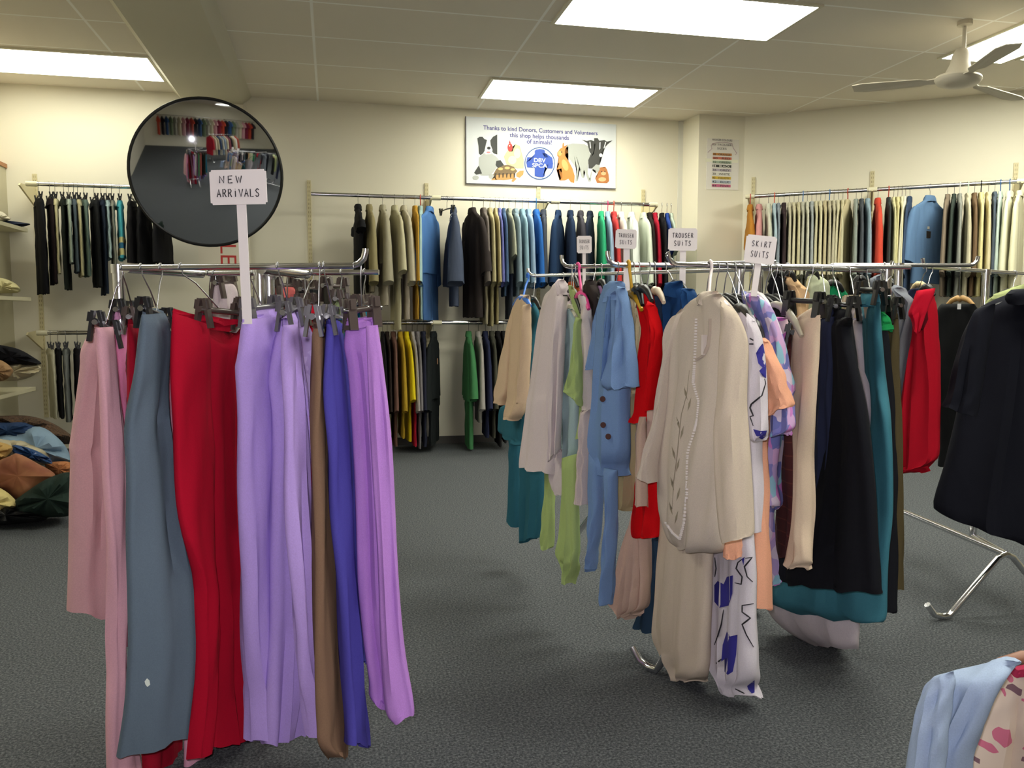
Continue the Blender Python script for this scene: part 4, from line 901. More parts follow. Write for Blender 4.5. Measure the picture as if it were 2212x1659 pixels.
trou('indigo blue trousers beside the brown pair', [
    ('waistband', [(708, 690, 734, 694), (706, 706, 736, 708)], 1.66, 1.86, .03, F_(IND), dict(n=5, folds=1, amp=.001, seed=24)),
    ('trouser_leg', [(706, 700, 736, 702), (702, 760, 742, 760), (702, 860, 756, 860), (709, 1000, 766, 1000), (718, 1136, 771, 1136), (731, 1317, 777, 1317), (745, 1530, 785, 1470), (747, 1604, 798, 1614)], 1.66, 1.78, (.03, .05), F_(IND), dict(folds=2, amp=.006, seed=25, n=30)),
    ('trouser_leg', [(720, 720, 742, 720), (740, 1000, 772, 1000), (764, 1300, 784, 1300), (774, 1430, 788, 1430)], 1.86, 1.92, (.02, .03), F_('#3b3a84'), dict(folds=1, amp=.004, seed=26))],  # fold behind, its shade put into a darker indigo
    718, ((706, 682), (736, 686)), (1.68, 1.84), 'grey clip hanger gripping the indigo trousers', armm=CLRG)
trou('violet purple trousers at the upturned rail end', [
    ('waistband', [(751, 686, 809, 678), (749, 706, 816, 706)], 1.70, 1.76, .05, F_(PUR), dict(n=9, folds=2, amp=.012, seed=27, sag=.03)),
    ('trouser_leg', [(750, 700, 816, 700), (743, 745, 822, 750), (752, 800, 829, 800), (762, 950, 846, 980), (770, 1136, 854, 1136), (773, 1260, 860, 1260), (783, 1370, 868, 1370), (797, 1462, 879, 1470), (797, 1500, 888, 1510), (815, 1510, 890, 1530)], 1.74, 1.74, (.05, .09), F_(PUR), dict(folds=2, amp=.011, seed=28, n=32)),
    ('trouser_leg', [(790, 704, 816, 702), (794, 790, 828, 790), (800, 950, 846, 950), (815, 1200, 858, 1200), (822, 1400, 874, 1400), (830, 1520, 893, 1510), (846, 1556, 895, 1542)], 1.70, 1.70, (.03, .05), F_('#ba86d6'), dict(folds=1, amp=.006, seed=29, n=30))],
    780, ((752, 672), (812, 664)), (1.70, 1.74), 'copper-toned clip hanger gripping the violet trousers', armm=CLR)
# the back rail of the same rack: only tops peep out
for lb, rows, d, h, nm, hx in (('coral pink skirt top on the back rail of the new arrivals rack', [(592, 620, 636, 620), (584, 632, 640, 634), (590, 700, 640, 700), (595, 1200, 650, 1200)], 2.1, '#d8716a', 'skirt', 612),
    ('black skirt with round grey button on the back rail', [(652, 628, 682, 628), (648, 640, 688, 644), (648, 800, 690, 800), (650, 1200, 700, 1200)], 2.12, '#16181a', 'skirt', 666),
    ('scarlet red skirt below the black one with button', [(648, 658, 674, 656), (650, 690, 680, 690), (656, 730, 680, 730), (662, 1200, 690, 1200)], 2.02, '#c8102c', 'skirt', 660),
    ('dark olive skirt on the back rail beside the indigo trousers', [(702, 620, 744, 622), (698, 640, 750, 644), (704, 800, 750, 800), (716, 1200, 760, 1200)], 2.1, '#3b3a30', 'skirt', 726),
    ('pale green leaf print skirt behind the indigo trousers', [(726, 648, 744, 656), (728, 690, 748, 690), (734, 740, 748, 740), (750, 1200, 764, 1200)], 2.0, '#9db07c', 'skirt', 737),
    ('turquoise skirt behind the violet trousers', [(770, 660, 797, 660), (766, 690, 800, 690), (744, 740, 800, 740), (760, 1200, 830, 1200)], 1.99, '#1784a4', 'skirt', 783),
    ('white blouse sleeve shape on the back rail near the sign', [(468, 614, 500, 612), (460, 640, 512, 640), (462, 800, 512, 800), (470, 1200, 510, 1200)], 2.1, '#cdbfc0', 'skirt', 484),
    ('pink and lilac skirt seen through the crimson waistband dip', [(434, 672, 470, 672), (430, 700, 474, 700), (440, 800, 474, 800), (450, 1200, 500, 1200)], 2.08, '#b98cc8', 'skirt', 452),
    ('green skirt with rust waistband on the back rail', [(560, 630, 586, 626), (556, 646, 588, 646), (560, 800, 590, 800), (570, 1200, 600, 1200)], 2.14, '#3f8a62', 'skirt', 574)):
    trou(lb, [('skirt_panel', rows, d - .02, d + .06, (.03, .05), F_(h), dict(folds=2, amp=.008, seed=hx))], hx, ((rows[0][0], rows[0][1] - 3), (rows[0][2], rows[0][3] - 3)), (d - .02, d + .06), 'clip hanger holding the ' + ' '.join(lb.split()[:4]), name=nm, cat='skirt', group='skirts on the back rail of the new arrivals rack', armm=CLR)
for i, (x, x2) in enumerate(((398, 402), (408, 416), (426, 436), (470, 476), (497, 506), (512, 516))):
    q = pB((x - 270) / 520); L = q + Vector((-.02, -.06, -.085)); R = q + Vector((.02, .06, -.085)); nh(f'empty clip hanger, {ordn(i)} of six spares on the back rail', q, L, R, armm=CLR, group='empty clip hangers on the new arrivals rack')
sign('white card hand-lettered new arrivals before the round mirror', '', (452, 367), (574, 366), (578, 440), (456, 444), ((520, 436), (533, 700), 20), 1.66,
     [('NEW', .17, .62, .10, .20, .05), ('ARRIVALS', .12, .22, .075, .22, .022)])
# ------------------------------------------------------------------ trouser suit rack and skirt suit rack
def at(x, y, z): return onz(x, y, z)
Z1, Z2, Z3, Z4 = CAMZ + .16, CAMZ + .16, CAMZ + .146, CAMZ + .135
r1a, r1b = at(1140, 596, Z1), at(1390, 589, Z1); r1b = r1a + (r1b - r1a).normalized() * 1.35
r2a, r2b = at(1213, 577, Z2), at(1345, 574, Z2); r2b = r2a + (r2b - r2a).normalized() * 1.0
r3a, r3b = at(1312, 572, Z3), at(1445, 573, Z3); r3b = r3a + (r3b - r3a).normalized() * .95
r4a, r4b = at(1442, 570, Z4), at(1590, 575, Z4); r4b = r4a + (r4b - r4a).normalized() * .86
def on_rail(a, b, px): return min([a + (b - a) * (i / 80) for i in range(81)], key=lambda q: abs(p_px(q) - px))
m1 = on_rail(r1a, r1b, 1638); m2 = on_rail(r2a, r2b, 1638)
r1b = m1 + (r1b - r1a).normalized() * .05; r2b = m2 + (r2b - r2a).normalized() * .05
rack('chrome rack of trouser suits behind the blue linen suit', [(r1a, r1b, .03, 0), (r2a, r2b, .04, 0)], [(m1.x, m1.y, .2, Z1), (m2.x, m2.y, .2, Z2)],
     [((m1.x, m1.y, .2), (tuple(P(1450, 1300, 2.9).xy) + (.05,), tuple(P(1640, 1300, 2.75).xy) + (.05,)))], [((m1.x, m1.y, .2), (m2.x, m2.y, .2)), (tuple(P(1246, 1154, 3.12)), tuple(P(1330, 1044, 3.0))), (tuple(P(1330, 1044, 3.0)), (m1.x, m1.y, P(1330, 1044, 3.0).z + .28))], (m1.x, m1.y, 0))
q3 = on_rail(r3a, r3b, 1600); kb = P(1560, 1250, 2.75); q4 = on_rail(r4a, r4b, 1918); qa = on_rail(r4a, r4b, 1510); ft = at(1395, 1408, .05)
rack('chrome rack of skirt suits with a curled foot beside the cream suit', [(r3a, r3b, .04, 0), (r4a, r4b, .02, .02)], [(q3.x, q3.y, .2, Z3), (q4.x, q4.y, .2, Z4)],
     [((qa.x, qa.y, .2), (tuple(at(1366, 1398, .055)), tuple(P(1610, 1400, 2.3).xy) + (.05,)))], [((q3.x, q3.y, .2), (kb.x, kb.y, .2)), ((qa.x, qa.y, .2), (kb.x, kb.y, .2)), ((kb.x, kb.y, .2), (q4.x, q4.y, .2))], (q4.x, q4.y, 0))
def rp(a, b, t): return a + (b - a) * t
GT, GS = 'trouser suits on the floor rack', 'skirt suits on the floor rack'
def suit(label, parts, rail, hx, htop, hd, hlabel, name='trouser_suit', cat='suit', group=GT, hook=WIRE, arm=BLACK, clip=False):
    t, o = gar(name, label, cat, parts, group)
    if htop:
        (xl, yl), (xr, yr) = htop; L = P(xl, yl, hd[0]); R = P(xr, yr, hd[1]); tgt = ray(hx, 580)
        best = min([rp(*rail, i / 60) for i in range(61)], key=lambda q: abs(p_px(q) - hx))
        nh(hlabel, best, L, R, hook, arm, clip)
    return t, o
PE = F_('#cdb498'); TE = F_('#2c6070')
S1 = (r1a, r1b); S2 = (r2a, r2b); S3 = (r3a, r3b); S4 = (r4a, r4b)
suit('peach beige jacket, furthest on the trouser suit rack', [
    ('body', [(1124, 636, 1144, 638), (1112, 656, 1146, 660), (1104, 700, 1147, 700), (1100, 751, 1147, 751), (1096, 842, 1140, 842), (1092, 880, 1135, 890), (1090, 897, 1124, 914)], 3.3, 3.08, (.05, .09), PE, dict(folds=2, amp=.01, seed=41)),
    ('sleeve', [(1116, 652, 1128, 646), (1098, 708, 1118, 700), (1086, 760, 1112, 770), (1072, 826, 1104, 850), (1069, 866, 1096, 878)], 3.35, 3.2, (.05, .08), PE, dict(folds=1, amp=.006, seed=42)),
    ('sleeve', [(1128, 660, 1146, 656), (1126, 720, 1148, 730), (1122, 800, 1144, 800), (1118, 868, 1138, 872)], 3.06, 3.0, (.05, .07), PE, dict(folds=1, amp=.006, seed=43))], S1, 1138, ((1110, 652), (1146, 654)), (3.3, 3.06), 'bright blue plastic hanger of the peach beige jacket', name='jacket', cat='jacket', hook=plain('#2d6fd0', .35), arm=plain('#2d6fd0', .35))
suit('deep teal trouser suit behind the peach beige jacket', [
    ('body', [(1142, 644, 1152, 646), (1140, 680, 1166, 684), (1136, 730, 1160, 730), (1100, 860, 1148, 850), (1081, 880, 1140, 940), (1077, 920, 1136, 960), (1084, 930, 1124, 965)], 3.4, 3.16, (.04, .07), TE, dict(folds=2, amp=.008, seed=44)),
    ('trouser_leg', [(1098, 920, 1124, 940), (1099, 1000, 1124, 1010), (1095, 1126, 1124, 1140)], 3.36, 3.3, (.05, .06), TE, dict(folds=1, amp=.006, seed=45)),
    ('trouser_leg', [(1126, 960, 1176, 970), (1124, 1014, 1175, 1024), (1124, 1110, 1172, 1100), (1124, 1174, 1166, 1158)], 3.24, 3.12, (.06, .08), TE, dict(folds=2, amp=.01, seed=46))], S1, 1158, ((1138, 648), (1166, 660)), (3.3, 3.16), 'black clip hanger of the deep teal trouser suit', clip=False)
WH = F_('#d6c9cb')
suit('white trouser suit jacket with pointed collar peak', [
    ('body', [(1206, 606, 1220, 612), (1190, 622, 1226, 632), (1176, 640, 1230, 660), (1166, 684, 1230, 700), (1158, 740, 1226, 774), (1146, 840, 1218, 850), (1140, 870, 1214, 880), (1129, 960, 1212, 970), (1125, 1005, 1206, 1024)], 2.95, 2.72, (.07, .11), WH, dict(folds=2, amp=.012, seed=47, n=30)),
    ('sleeve', [(1200, 640, 1226, 640), (1190, 720, 1222, 720), (1184, 800, 1218, 800), (1180, 900, 1214, 900), (1184, 1000, 1211, 970)], 2.7, 2.68, (.05, .07), WH, dict(folds=2, amp=.008, seed=48)),
    ('coat_tail', [(1184, 960, 1224, 975), (1184, 1010, 1226, 990), (1190, 1045, 1228, 1040), (1200, 1068, 1228, 1068)], 2.8, 2.7, (.04, .05), WH, dict(folds=2, amp=.008, seed=49)),
    ('collar', [(1206, 602, 1218, 604), (1200, 614, 1224, 624), (1208, 634, 1226, 640)], 2.76, 2.72, (.05, .06), WH, dict(n=8, folds=1, amp=.003, seed=50))], S1, 1216, ((1180, 638), (1228, 640)), (2.92, 2.74), 'wire hanger inside the white suit jacket')
AQ = F_('#9fb6ba'); LM = F_('#a6bb78')
suit('powder aqua tunic next to the white suit', [
    ('body', [(1224, 664, 1236, 668), (1222, 690, 1248, 690), (1220, 740, 1250, 740), (1214, 850, 1252, 850), (1213, 920, 1251, 900), (1215, 978, 1248, 978), (1224, 1001, 1240, 996)], 2.78, 2.62, (.04, .06), AQ, dict(folds=2, amp=.007, seed=51))], S2, 1236, ((1222, 672), (1244, 676)), (2.76, 2.64), 'white wire hanger of the powder aqua tunic', name='tunic', cat='tunic', arm=plain('#d8d5c0', .4))
suit('lime green trouser suit beside the powder aqua tunic', [
    ('body', [(1228, 616, 1236, 618), (1240, 660, 1254, 664), (1246, 690, 1260, 690), (1244, 720, 1266, 740), (1246, 820, 1268, 800), (1248, 900, 1262, 880), (1246, 960, 1256, 940)], 2.72, 2.6, (.03, .06), LM, dict(folds=2, amp=.007, seed=52)),
    ('sleeve', [(1244, 684, 1256, 690), (1236, 770, 1258, 770), (1222, 832, 1258, 846), (1219, 838, 1258, 878)], 2.58, 2.54, (.04, .06), LM, dict(folds=1, amp=.006, seed=53)),
    ('trouser_leg', [(1176, 1000, 1198, 1030), (1176, 1060, 1198, 1070), (1170, 1130, 1198, 1130), (1168, 1188, 1197, 1182)], 2.86, 2.82, (.04, .05), LM, dict(folds=1, amp=.005, seed=54)),
    ('trouser_leg', [(1214, 990, 1248, 980), (1215, 1072, 1249, 1080), (1208, 1160, 1252, 1160), (1203, 1200, 1250, 1200), (1214, 1215, 1247, 1230), (1214, 1256, 1240, 1264)], 2.66, 2.56, (.05, .06), LM, dict(folds=2, amp=.008, seed=55))], S2, 1232, ((1228, 622), (1256, 668)), (2.72, 2.6), 'black hanger of the lime green trouser suit')
suit('white tunic with pink lining beside the lime suit', [
    ('body', [(1250, 636, 1258, 636), (1256, 656, 1270, 658), (1258, 680, 1275, 674), (1262, 730, 1276, 740), (1262, 850, 1280, 840), (1264, 894, 1278, 886)], 2.64, 2.5, (.03, .06), F_('#d8ccc6'), dict(folds=1, amp=.005, seed=56)),
    ('skirt_panel', [(1254, 890, 1276, 884), (1250, 1000, 1274, 980), (1242, 1086, 1271, 1092)], 2.6, 2.52, (.05, .06), F_('#cfc0bc'), dict(folds=2, amp=.008, seed=57))], S2, 1248, ((1244, 636), (1272, 660)), (2.64, 2.54), 'hot pink plastic hanger with round hook end', name='tunic', cat='tunic', hook=plain('#e0468c', .35), arm=plain('#e0468c', .35))
suit('black brown suit jacket with sharp collar before the blue suit', [
    ('body', [(1270, 602, 1278, 604), (1262, 618, 1292, 630), (1266, 650, 1298, 660), (1272, 690, 1300, 700), (1274, 800, 1300, 800), (1276, 1000, 1300, 1000)], 2.66, 2.52, (.04, .07), F_('#37302e'), dict(folds=1, amp=.006, seed=58))], S2, 1282, ((1262, 622), (1296, 640)), (2.64, 2.54), 'hanger of the black brown suit jacket', name='jacket', cat='jacket')
suit('rust orange collar of a blouse peeping above the lime suit', [('collar', [(1228, 608, 1246, 608), (1230, 618, 1250, 624), (1238, 634, 1248, 634)], 2.8, 2.74, (.03, .05), F_('#a8542c'), dict(n=7, folds=1, amp=.003, seed=59)), ('body', [(1238, 628, 1250, 628), (1240, 700, 1256, 700), (1242, 850, 1260, 850)], 2.8, 2.74, (.03, .05), F_('#a8542c'), dict(folds=1, amp=.003, seed=60))], S2, 1242, ((1230, 610), (1248, 612)), (2.8, 2.74), 'wire hanger above the rust orange collar', name='blouse', cat='blouse')
suit('pale mauve blouse peeping above the blue linen suit', [('body', [(1294, 614, 1304, 618), (1292, 630, 1308, 634), (1290, 700, 1312, 700), (1294, 900, 1312, 900)], 2.62, 2.54, (.03, .05), F_('#c49cc0'), dict(folds=1, amp=.003, seed=61))], S2, 1300, ((1290, 618), (1308, 622)), (2.62, 2.54), 'wire hanger above the pale mauve blouse', name='blouse', cat='blouse')
BL = F_('#7391bd'); BL_SHADE = F_('#5d7aa8')  # second, darker blue carries the shading of the front placket
t_, bo = suit('sky blue linen suit with brown buttons', [
    ('body', [(1316, 612, 1340, 610), (1304, 628, 1352, 628), (1294, 670, 1362, 670), (1290, 740, 1362, 740), (1284, 845, 1358, 845), (1280, 900, 1356, 900), (1276, 970, 1358, 960), (1294, 1000, 1358, 1000), (1304, 1026, 1358, 1027)], 2.55, 2.32, (.08, .12), BL, dict(folds=2, amp=.011, seed=62, n=32)),
    ('sleeve', [(1302, 632, 1318, 626), (1291, 684, 1312, 680), (1284, 740, 1306, 740), (1274, 776, 1304, 800), (1276, 790, 1302, 806)], 2.6, 2.5, (.05, .09), BL, dict(folds=1, amp=.006, seed=63)),
    ('sleeve', [(1332, 618, 1350, 622), (1332, 650, 1360, 656), (1324, 710, 1368, 704), (1308, 780, 1375, 768), (1299, 826, 1380, 824), (1312, 842, 1381, 832)], 2.27, 2.22, (.04, .08), BL, dict(folds=2, amp=.01, seed=64)),
    ('collar', [(1318, 607, 1342, 607), (1311, 616, 1350, 616), (1309, 632, 1336, 634), (1312, 650, 1326, 652)], 2.40, 2.30, (.03, .05), BL, dict(n=8, folds=1, amp=.004, seed=65)),
    ('shaded_placket', [(1311, 640, 1319, 640), (1306, 740, 1314, 740), (1298, 820, 1308, 820)], 2.27, 2.25, (.02, .02), BL_SHADE, dict(n=10, folds=1, amp=.002, seed=66)),
    ('trouser_leg', [(1272, 970, 1300, 1000), (1270, 1100, 1304, 1080), (1268, 1190, 1294, 1180), (1266, 1238, 1287, 1222)], 2.56, 2.5, (.05, .06), BL, dict(folds=1, amp=.006, seed=67)),
    ('trouser_leg', [(1304, 1010, 1334, 1016), (1308, 1112, 1334, 1112), (1300, 1220, 1330, 1200), (1297, 1309, 1319, 1302)], 2.4, 2.34, (.05, .06), BL, dict(folds=1, amp=.006, seed=68))], S3, 1330, ((1304, 632), (1354, 632)), (2.5, 2.32), 'wire hanger inside the sky blue linen suit')
for x, y in ((1302, 862), (1303, 918), (1314, 943)):
    q = surf(bo[0], x, y, .004); bm = B(); tube(bm, [q + ray(x, y).normalized() * .004, q - ray(x, y).normalized() * .003], [.009, .008], 14); part('button', bm, plain('#4a2a26', .8), bo[0], label='brown button')
q = surf(bo[0], 1324, 641, .003); bm = B(); box(bm, q, (.016, .003, .006), Matrix.Rotation(-YAW, 3, 'Z')); part('neck_label', bm, plain('#d8d8dc'), bo[0], label='white neck label')
suit('fawn beige skirt suit between the blue and red suits', [
    ('body', [(1362, 646, 1376, 634), (1366, 680, 1386, 680), (1372, 720, 1391, 712), (1370, 800, 1386, 800), (1362, 860, 1380, 860), (1354, 882, 1374, 889)], 2.56, 2.5, (.04, .07), F_('#b8a37c'), dict(folds=1, amp=.006, seed=69)),
    ('skirt_panel', [(1354, 850, 1374, 850), (1346, 960, 1374, 960), (1336, 1092, 1372, 1070), (1352, 1104, 1366, 1100)], 2.54, 2.48, (.05, .07), F_('#a39572'), dict(folds=2, amp=.008, seed=70))], S3, 1354, ((1350, 634), (1386, 660)), (2.44, 2.28), 'golden yellow plastic hanger sticking up before the signs', name='skirt_suit', group=GS, hook=plain('#c89a1c', .35), arm=plain('#c89a1c', .35))
suit('oatmeal ribbed jacket beside the fawn suit', [('body', [(1368, 622, 1380, 628), (1374, 660, 1390, 668), (1380, 700, 1394, 700), (1382, 800, 1392, 800), (1380, 900, 1390, 890)], 2.54, 2.5, (.03, .06), F_('#bfae88'), dict(folds=1, amp=.005, seed=71))], S3, 1366, ((1366, 626), (1388, 650)), (2.38, 2.26), 'wire hanger of the oatmeal ribbed jacket', name='jacket', cat='jacket', group=GS)
RD = F_('#cf0c14')
suit('bright red skirt suit in front of the navy jackets', [
    ('body', [(1384, 628, 1402, 630), (1382, 650, 1410, 664), (1388, 706, 1426, 720), (1384, 780, 1426, 780), (1381, 850, 1420, 842), (1378, 890, 1418, 889), (1374, 908, 1400, 917)], 2.44, 2.30, (.06, .1), RD, dict(folds=2, amp=.01, seed=72)),
    ('sleeve', [(1398, 650, 1412, 660), (1404, 700, 1431, 728), (1398, 800, 1426, 800), (1394, 880, 1418, 888)], 2.27, 2.24, (.05, .07), RD, dict(folds=1, amp=.006, seed=73)),
    ('skirt_panel', [(1376, 1010, 1420, 1010), (1374, 1060, 1428, 1060), (1365, 1150, 1430, 1152), (1392, 1160, 1426, 1157)], 2.43, 2.32, (.06, .09), RD, dict(folds=2, amp=.01, seed=74)),
    ('lining', [(1376, 880, 1416, 880), (1374, 950, 1416, 950), (1378, 1014, 1416, 1014)], 2.42, 2.33, (.04, .05), F_('#c9ada0'), dict(folds=2, amp=.01, seed=75))], S3, 1378, ((1372, 628), (1408, 640)), (2.34, 2.18), 'black hanger of the bright red skirt suit', name='skirt_suit', group=GS)
suit('pale pink pleated long skirt under the red suit', [('skirt_panel', [(1374, 1085, 1400, 1120), (1362, 1120, 1402, 1160), (1340, 1220, 1403, 1220), (1320, 1290, 1402, 1268), (1332, 1314, 1398, 1312), (1350, 1338, 1390, 1318)], 2.48, 2.36, (.07, .12), F_('#c9ad9c'), dict(folds=6, amp=.022, seed=76, M=56, hem=.007)), ('waistband', [(1376, 900, 1396, 900), (1374, 1000, 1398, 1000), (1372, 1090, 1400, 1096)], 2.4, 2.28, (.04, .05), F_('#c9ad9c'), dict(n=8, folds=1, amp=.003, seed=77))], S3, 1400, ((1388, 636), (1402, 636)), (2.42, 2.36), 'hanger of the pale pink pleated skirt', name='skirt', cat='skirt', group=GS, clip=True)
NV = F_('#323f55'); DN = F_('#1f4474')
suit('dusty navy jacket behind the red suit', [('body', [(1404, 632, 1420, 630), (1402, 660, 1436, 660), (1410, 720, 1444, 720), (1416, 800, 1444, 800), (1416, 1000, 1440, 1000)], 2.46, 2.34, (.05, .08), NV, dict(folds=2, amp=.008, seed=78)),
    ('skirt_panel', [(1402, 1160, 1430, 1160), (1396, 1250, 1432, 1250), (1374, 1350, 1432, 1370)], 2.5, 2.36, (.05, .08), F_('#2c4258'), dict(folds=2, amp=.01, seed=79))], S3, 1411, ((1402, 634), (1434, 644)), (2.42, 2.24), 'ivory plastic hanger above the dusty navy jacket', name='skirt_suit', group=GS, arm=plain('#d9c9b0', .4))
suit('royal blue jacket with button behind the cream suit', [('body', [(1440, 616, 1472, 610), (1432, 640, 1486, 632), (1430, 700, 1490, 690), (1436, 900, 1490, 900)], 2.42, 2.24, (.06, .1), DN, dict(folds=2, amp=.008, seed=80)), ('sleeve', [(1474, 622, 1496, 624), (1470, 650, 1506, 640), (1474, 720, 1510, 720), (1476, 860, 1506, 860)], 2.24, 2.2, (.06, .08), DN, dict(folds=2, amp=.008, seed=81)), ('collar', [(1436, 612, 1474, 606), (1438, 626, 1474, 620), (1444, 640, 1470, 640)], 2.34, 2.24, (.06, .07), DN, dict(n=7, folds=1, amp=.004, seed=82))], S3, 1436, ((1438, 618), (1488, 630)), (2.4, 2.26), 'dark hanger with white hook neck in the royal blue jacket', name='jacket', cat='jacket', group=GS)
# the cream suit
CRM = F_('#cbbeb0'); CRM2 = F_('#cdbeac')
t_, co = suit('cream beige skirt suit with braided trim and leaf embroidery', [
    ('body', [(1512, 640, 1556, 634), (1478, 664, 1584, 668), (1450, 700, 1600, 700), (1440, 760, 1602, 770), (1434, 860, 1596, 860), (1428, 960, 1580, 960), (1427, 1050, 1566, 1060), (1431, 1115, 1562, 1130), (1450, 1156, 1562, 1180), (1470, 1170, 1562, 1204)], 2.28, 1.93, (.08, .13), CRM, dict(folds=3, amp=.012, seed=83, n=36, M=44)),
    ('sleeve', [(1456, 684, 1488, 668), (1438, 712, 1480, 706), (1433, 760, 1470, 764), (1426, 850, 1456, 856), (1412, 920, 1444, 926), (1394, 975, 1430, 990), (1377, 1022, 1424, 1045)], 2.24, 2.18, (.06, .1), CRM, dict(folds=1, amp=.007, seed=84, n=30)),
    ('sleeve', [(1556, 650, 1588, 672), (1556, 700, 1606, 704), (1552, 760, 1617, 750), (1548, 860, 1614, 860), (1541, 930, 1618, 930), (1545, 1060, 1626, 1050), (1552, 1140, 1630, 1140), (1558, 1168, 1626, 1146)], 1.86, 1.84, (.06, .11), CRM2, dict(folds=1, amp=.009, seed=85, n=30)),
    ('skirt_panel', [(1428, 1060, 1550, 1060), (1425, 1157, 1543, 1170), (1420, 1246, 1538, 1260), (1413, 1348, 1535, 1340), (1422, 1396, 1531, 1430), (1440, 1430, 1527, 1462), (1466, 1468, 1522, 1474)], 2.36, 2.08, (.07, .11), CRM2, dict(folds=3, amp=.012, seed=86, n=30)),
    ('collar', [(1518, 630, 1550, 628), (1506, 644, 1556, 640), (1508, 660, 1552, 656)], 2.12, 2.02, (.06, .07), CRM, dict(n=7, folds=1, amp=.003, seed=87))], S4, 1531, ((1494, 656), (1572, 652)), (2.24, 1.96), 'thick white plastic hanger of the cream beige suit', name='skirt_suit', group=GS, hook=plain('#e8dcdc', .35), arm=plain('#e8dcdc', .35))
def trim(name, pts, r, mat, o, par, off=.003, lab=None, sub=8, bead=False):
    bm = B(); W_ = []
    for i in range(len(pts) - 1):
        for k in range(sub): W_.append((lerp(pts[i][0], pts[i + 1][0], k / sub), lerp(pts[i][1], pts[i + 1][1], k / sub)))
    W_.append(pts[-1]); ps = [surf(o, x, y, off) for x, y in W_]
    if bead:
        acc = 0
        for a_, b_ in zip(ps, ps[1:]):
            L = (b_ - a_).length; s = 0
            while s < L: box(bm, lerp(a_, b_, s / L), (.007, .005, .0042), Matrix.Rotation(-YAW, 3, 'Z')); s += .008
    else: tube(bm, ps, r, 6)
    return part(name, bm, mat, par, label=lab)
trim('braid_trim', [(1504, 690), (1502, 740), (1500, 790), (1497, 825), (1509, 866), (1506, 905), (1500, 930), (1485, 978), (1483, 1068), (1477, 1130), (1468, 1164), (1452, 1150), (1436, 1126)], .003, plain('#e6dfda', .5), co[0], t_, lab='whitish braided front trim', bead=True)
trim('neck_trim', [(1534, 690), (1533, 720), (1530, 745), (1520, 768), (1503, 778)], .003, plain('#b5a698', .7), co[0], t_, bead=True)
LEAF = plain('#8f8470', .6)
lv = []
for k, (x, y) in enumerate(((1482, 850), (1488, 874), (1466, 915), (1472, 935), (1456, 980), (1463, 1005), (1453, 1045), (1464, 1068), (1450, 1098), (1460, 1118))):
    sx_ = 1 if k % 2 else -1; lv.append([(x - sx_ * 3, y + 15), (x + sx_ * 3, y + 2), (x + sx_ * 5, y - 16), (x - sx_ * 1, y - 2)])
stamp(co[0], lv, LEAF, .001, [[(1489, 800), (1484, 850), (1472, 895), (1468, 930), (1462, 990), (1455, 1040), (1452, 1100)]], .001)
q = surf(co[0], 1524, 745, .002); bm = B(); box(bm, q, (.022, .003, .05), Matrix.Rotation(-YAW, 3, 'Z')); part('neck_label', bm, plain('#cfc4bc'), co[0])
FLO = F_('#d8d1da')
t_, fo = suit('white dress with indigo flowers and black outlines', [
    ('body', [(1596, 676, 1612, 670), (1600, 700, 1632, 696), (1606, 760, 1648, 740), (1606, 850, 1650, 840), (1600, 960, 1640, 950), (1598, 1060, 1640, 1060), (1590, 1150, 1640, 1150)], 2.16, 1.98, (.05, .08), FLO, dict(folds=2, amp=.008, seed=88)),
    ('sleeve', [(1612, 676, 1630, 694), (1612, 730, 1646, 728), (1614, 800, 1656, 800), (1614, 870, 1659, 880), (1618, 940, 1660, 928), (1634, 955, 1656, 940)], 1.94, 1.92, (.05, .08), FLO, dict(folds=1, amp=.006, seed=89)),
    ('skirt_panel', [(1556, 1150, 1626, 1140), (1542, 1200, 1630, 1200), (1541, 1291, 1631, 1291), (1539, 1380, 1633, 1380), (1538, 1438, 1635, 1440), (1552, 1462, 1633, 1480), (1584, 1500, 1626, 1508)], 2.22, 1.94, (.07, .12), FLO, dict(folds=4, amp=.011, seed=90, n=30, M=44))], S4, 1566, ((1580, 668), (1626, 688)), (2.14, 1.96), 'black plastic hanger shoulder beside the cream suit', name='dress', cat='dress', group=GS, arm=BLACK)
IND2 = plain('#2f2b8c', .8)
stamp(fo[1], [[(1633, 763), (1640, 751), (1647, 742), (1649, 744), (1655, 781), (1655, 817), (1647, 812), (1640, 801), (1647, 794), (1638, 785), (1636, 776)], [(1627, 927), (1643, 931), (1657, 930), (1653, 944), (1646, 950), (1633, 941)]], IND2)
stamp(fo[1], [], INK, lines=[[(1652, 818), (1654, 828), (1646, 854), (1623, 873), (1620, 881), (1627, 898), (1620, 900), (1627, 920)], [(1620, 731), (1627, 735)], [(1619, 743), (1627, 743)]])
stamp(fo[2], [[(1570, 1246), (1583, 1243), (1582, 1282), (1574, 1308), (1554, 1313), (1543, 1300), (1543, 1264), (1550, 1255), (1563, 1262)], [(1570, 1364), (1576, 1375), (1593, 1371), (1590, 1415), (1583, 1451), (1572, 1458), (1565, 1451), (1565, 1424), (1558, 1429), (1561, 1393)], [(1614, 1482), (1630, 1469), (1630, 1496), (1624, 1498), (1616, 1489)], [(1602, 1208), (1608, 1204), (1606, 1222)]], IND2)
stamp(fo[2], [], INK, lines=[[(1544, 1204), (1547, 1228), (1544, 1246)], [(1587, 1259), (1601, 1262), (1603, 1246), (1590, 1228), (1594, 1215), (1608, 1204)], [(1610, 1206), (1625, 1204), (1608, 1224), (1614, 1246), (1626, 1257)], [(1563, 1317), (1558, 1349), (1550, 1375), (1543, 1393)], [(1628, 1304), (1603, 1308), (1603, 1322), (1621, 1335), (1603, 1349), (1612, 1371), (1628, 1398)], [(1547, 1433), (1558, 1424)], [(1588, 1488), (1608, 1498)]])
PCH = F_('#f0b090')
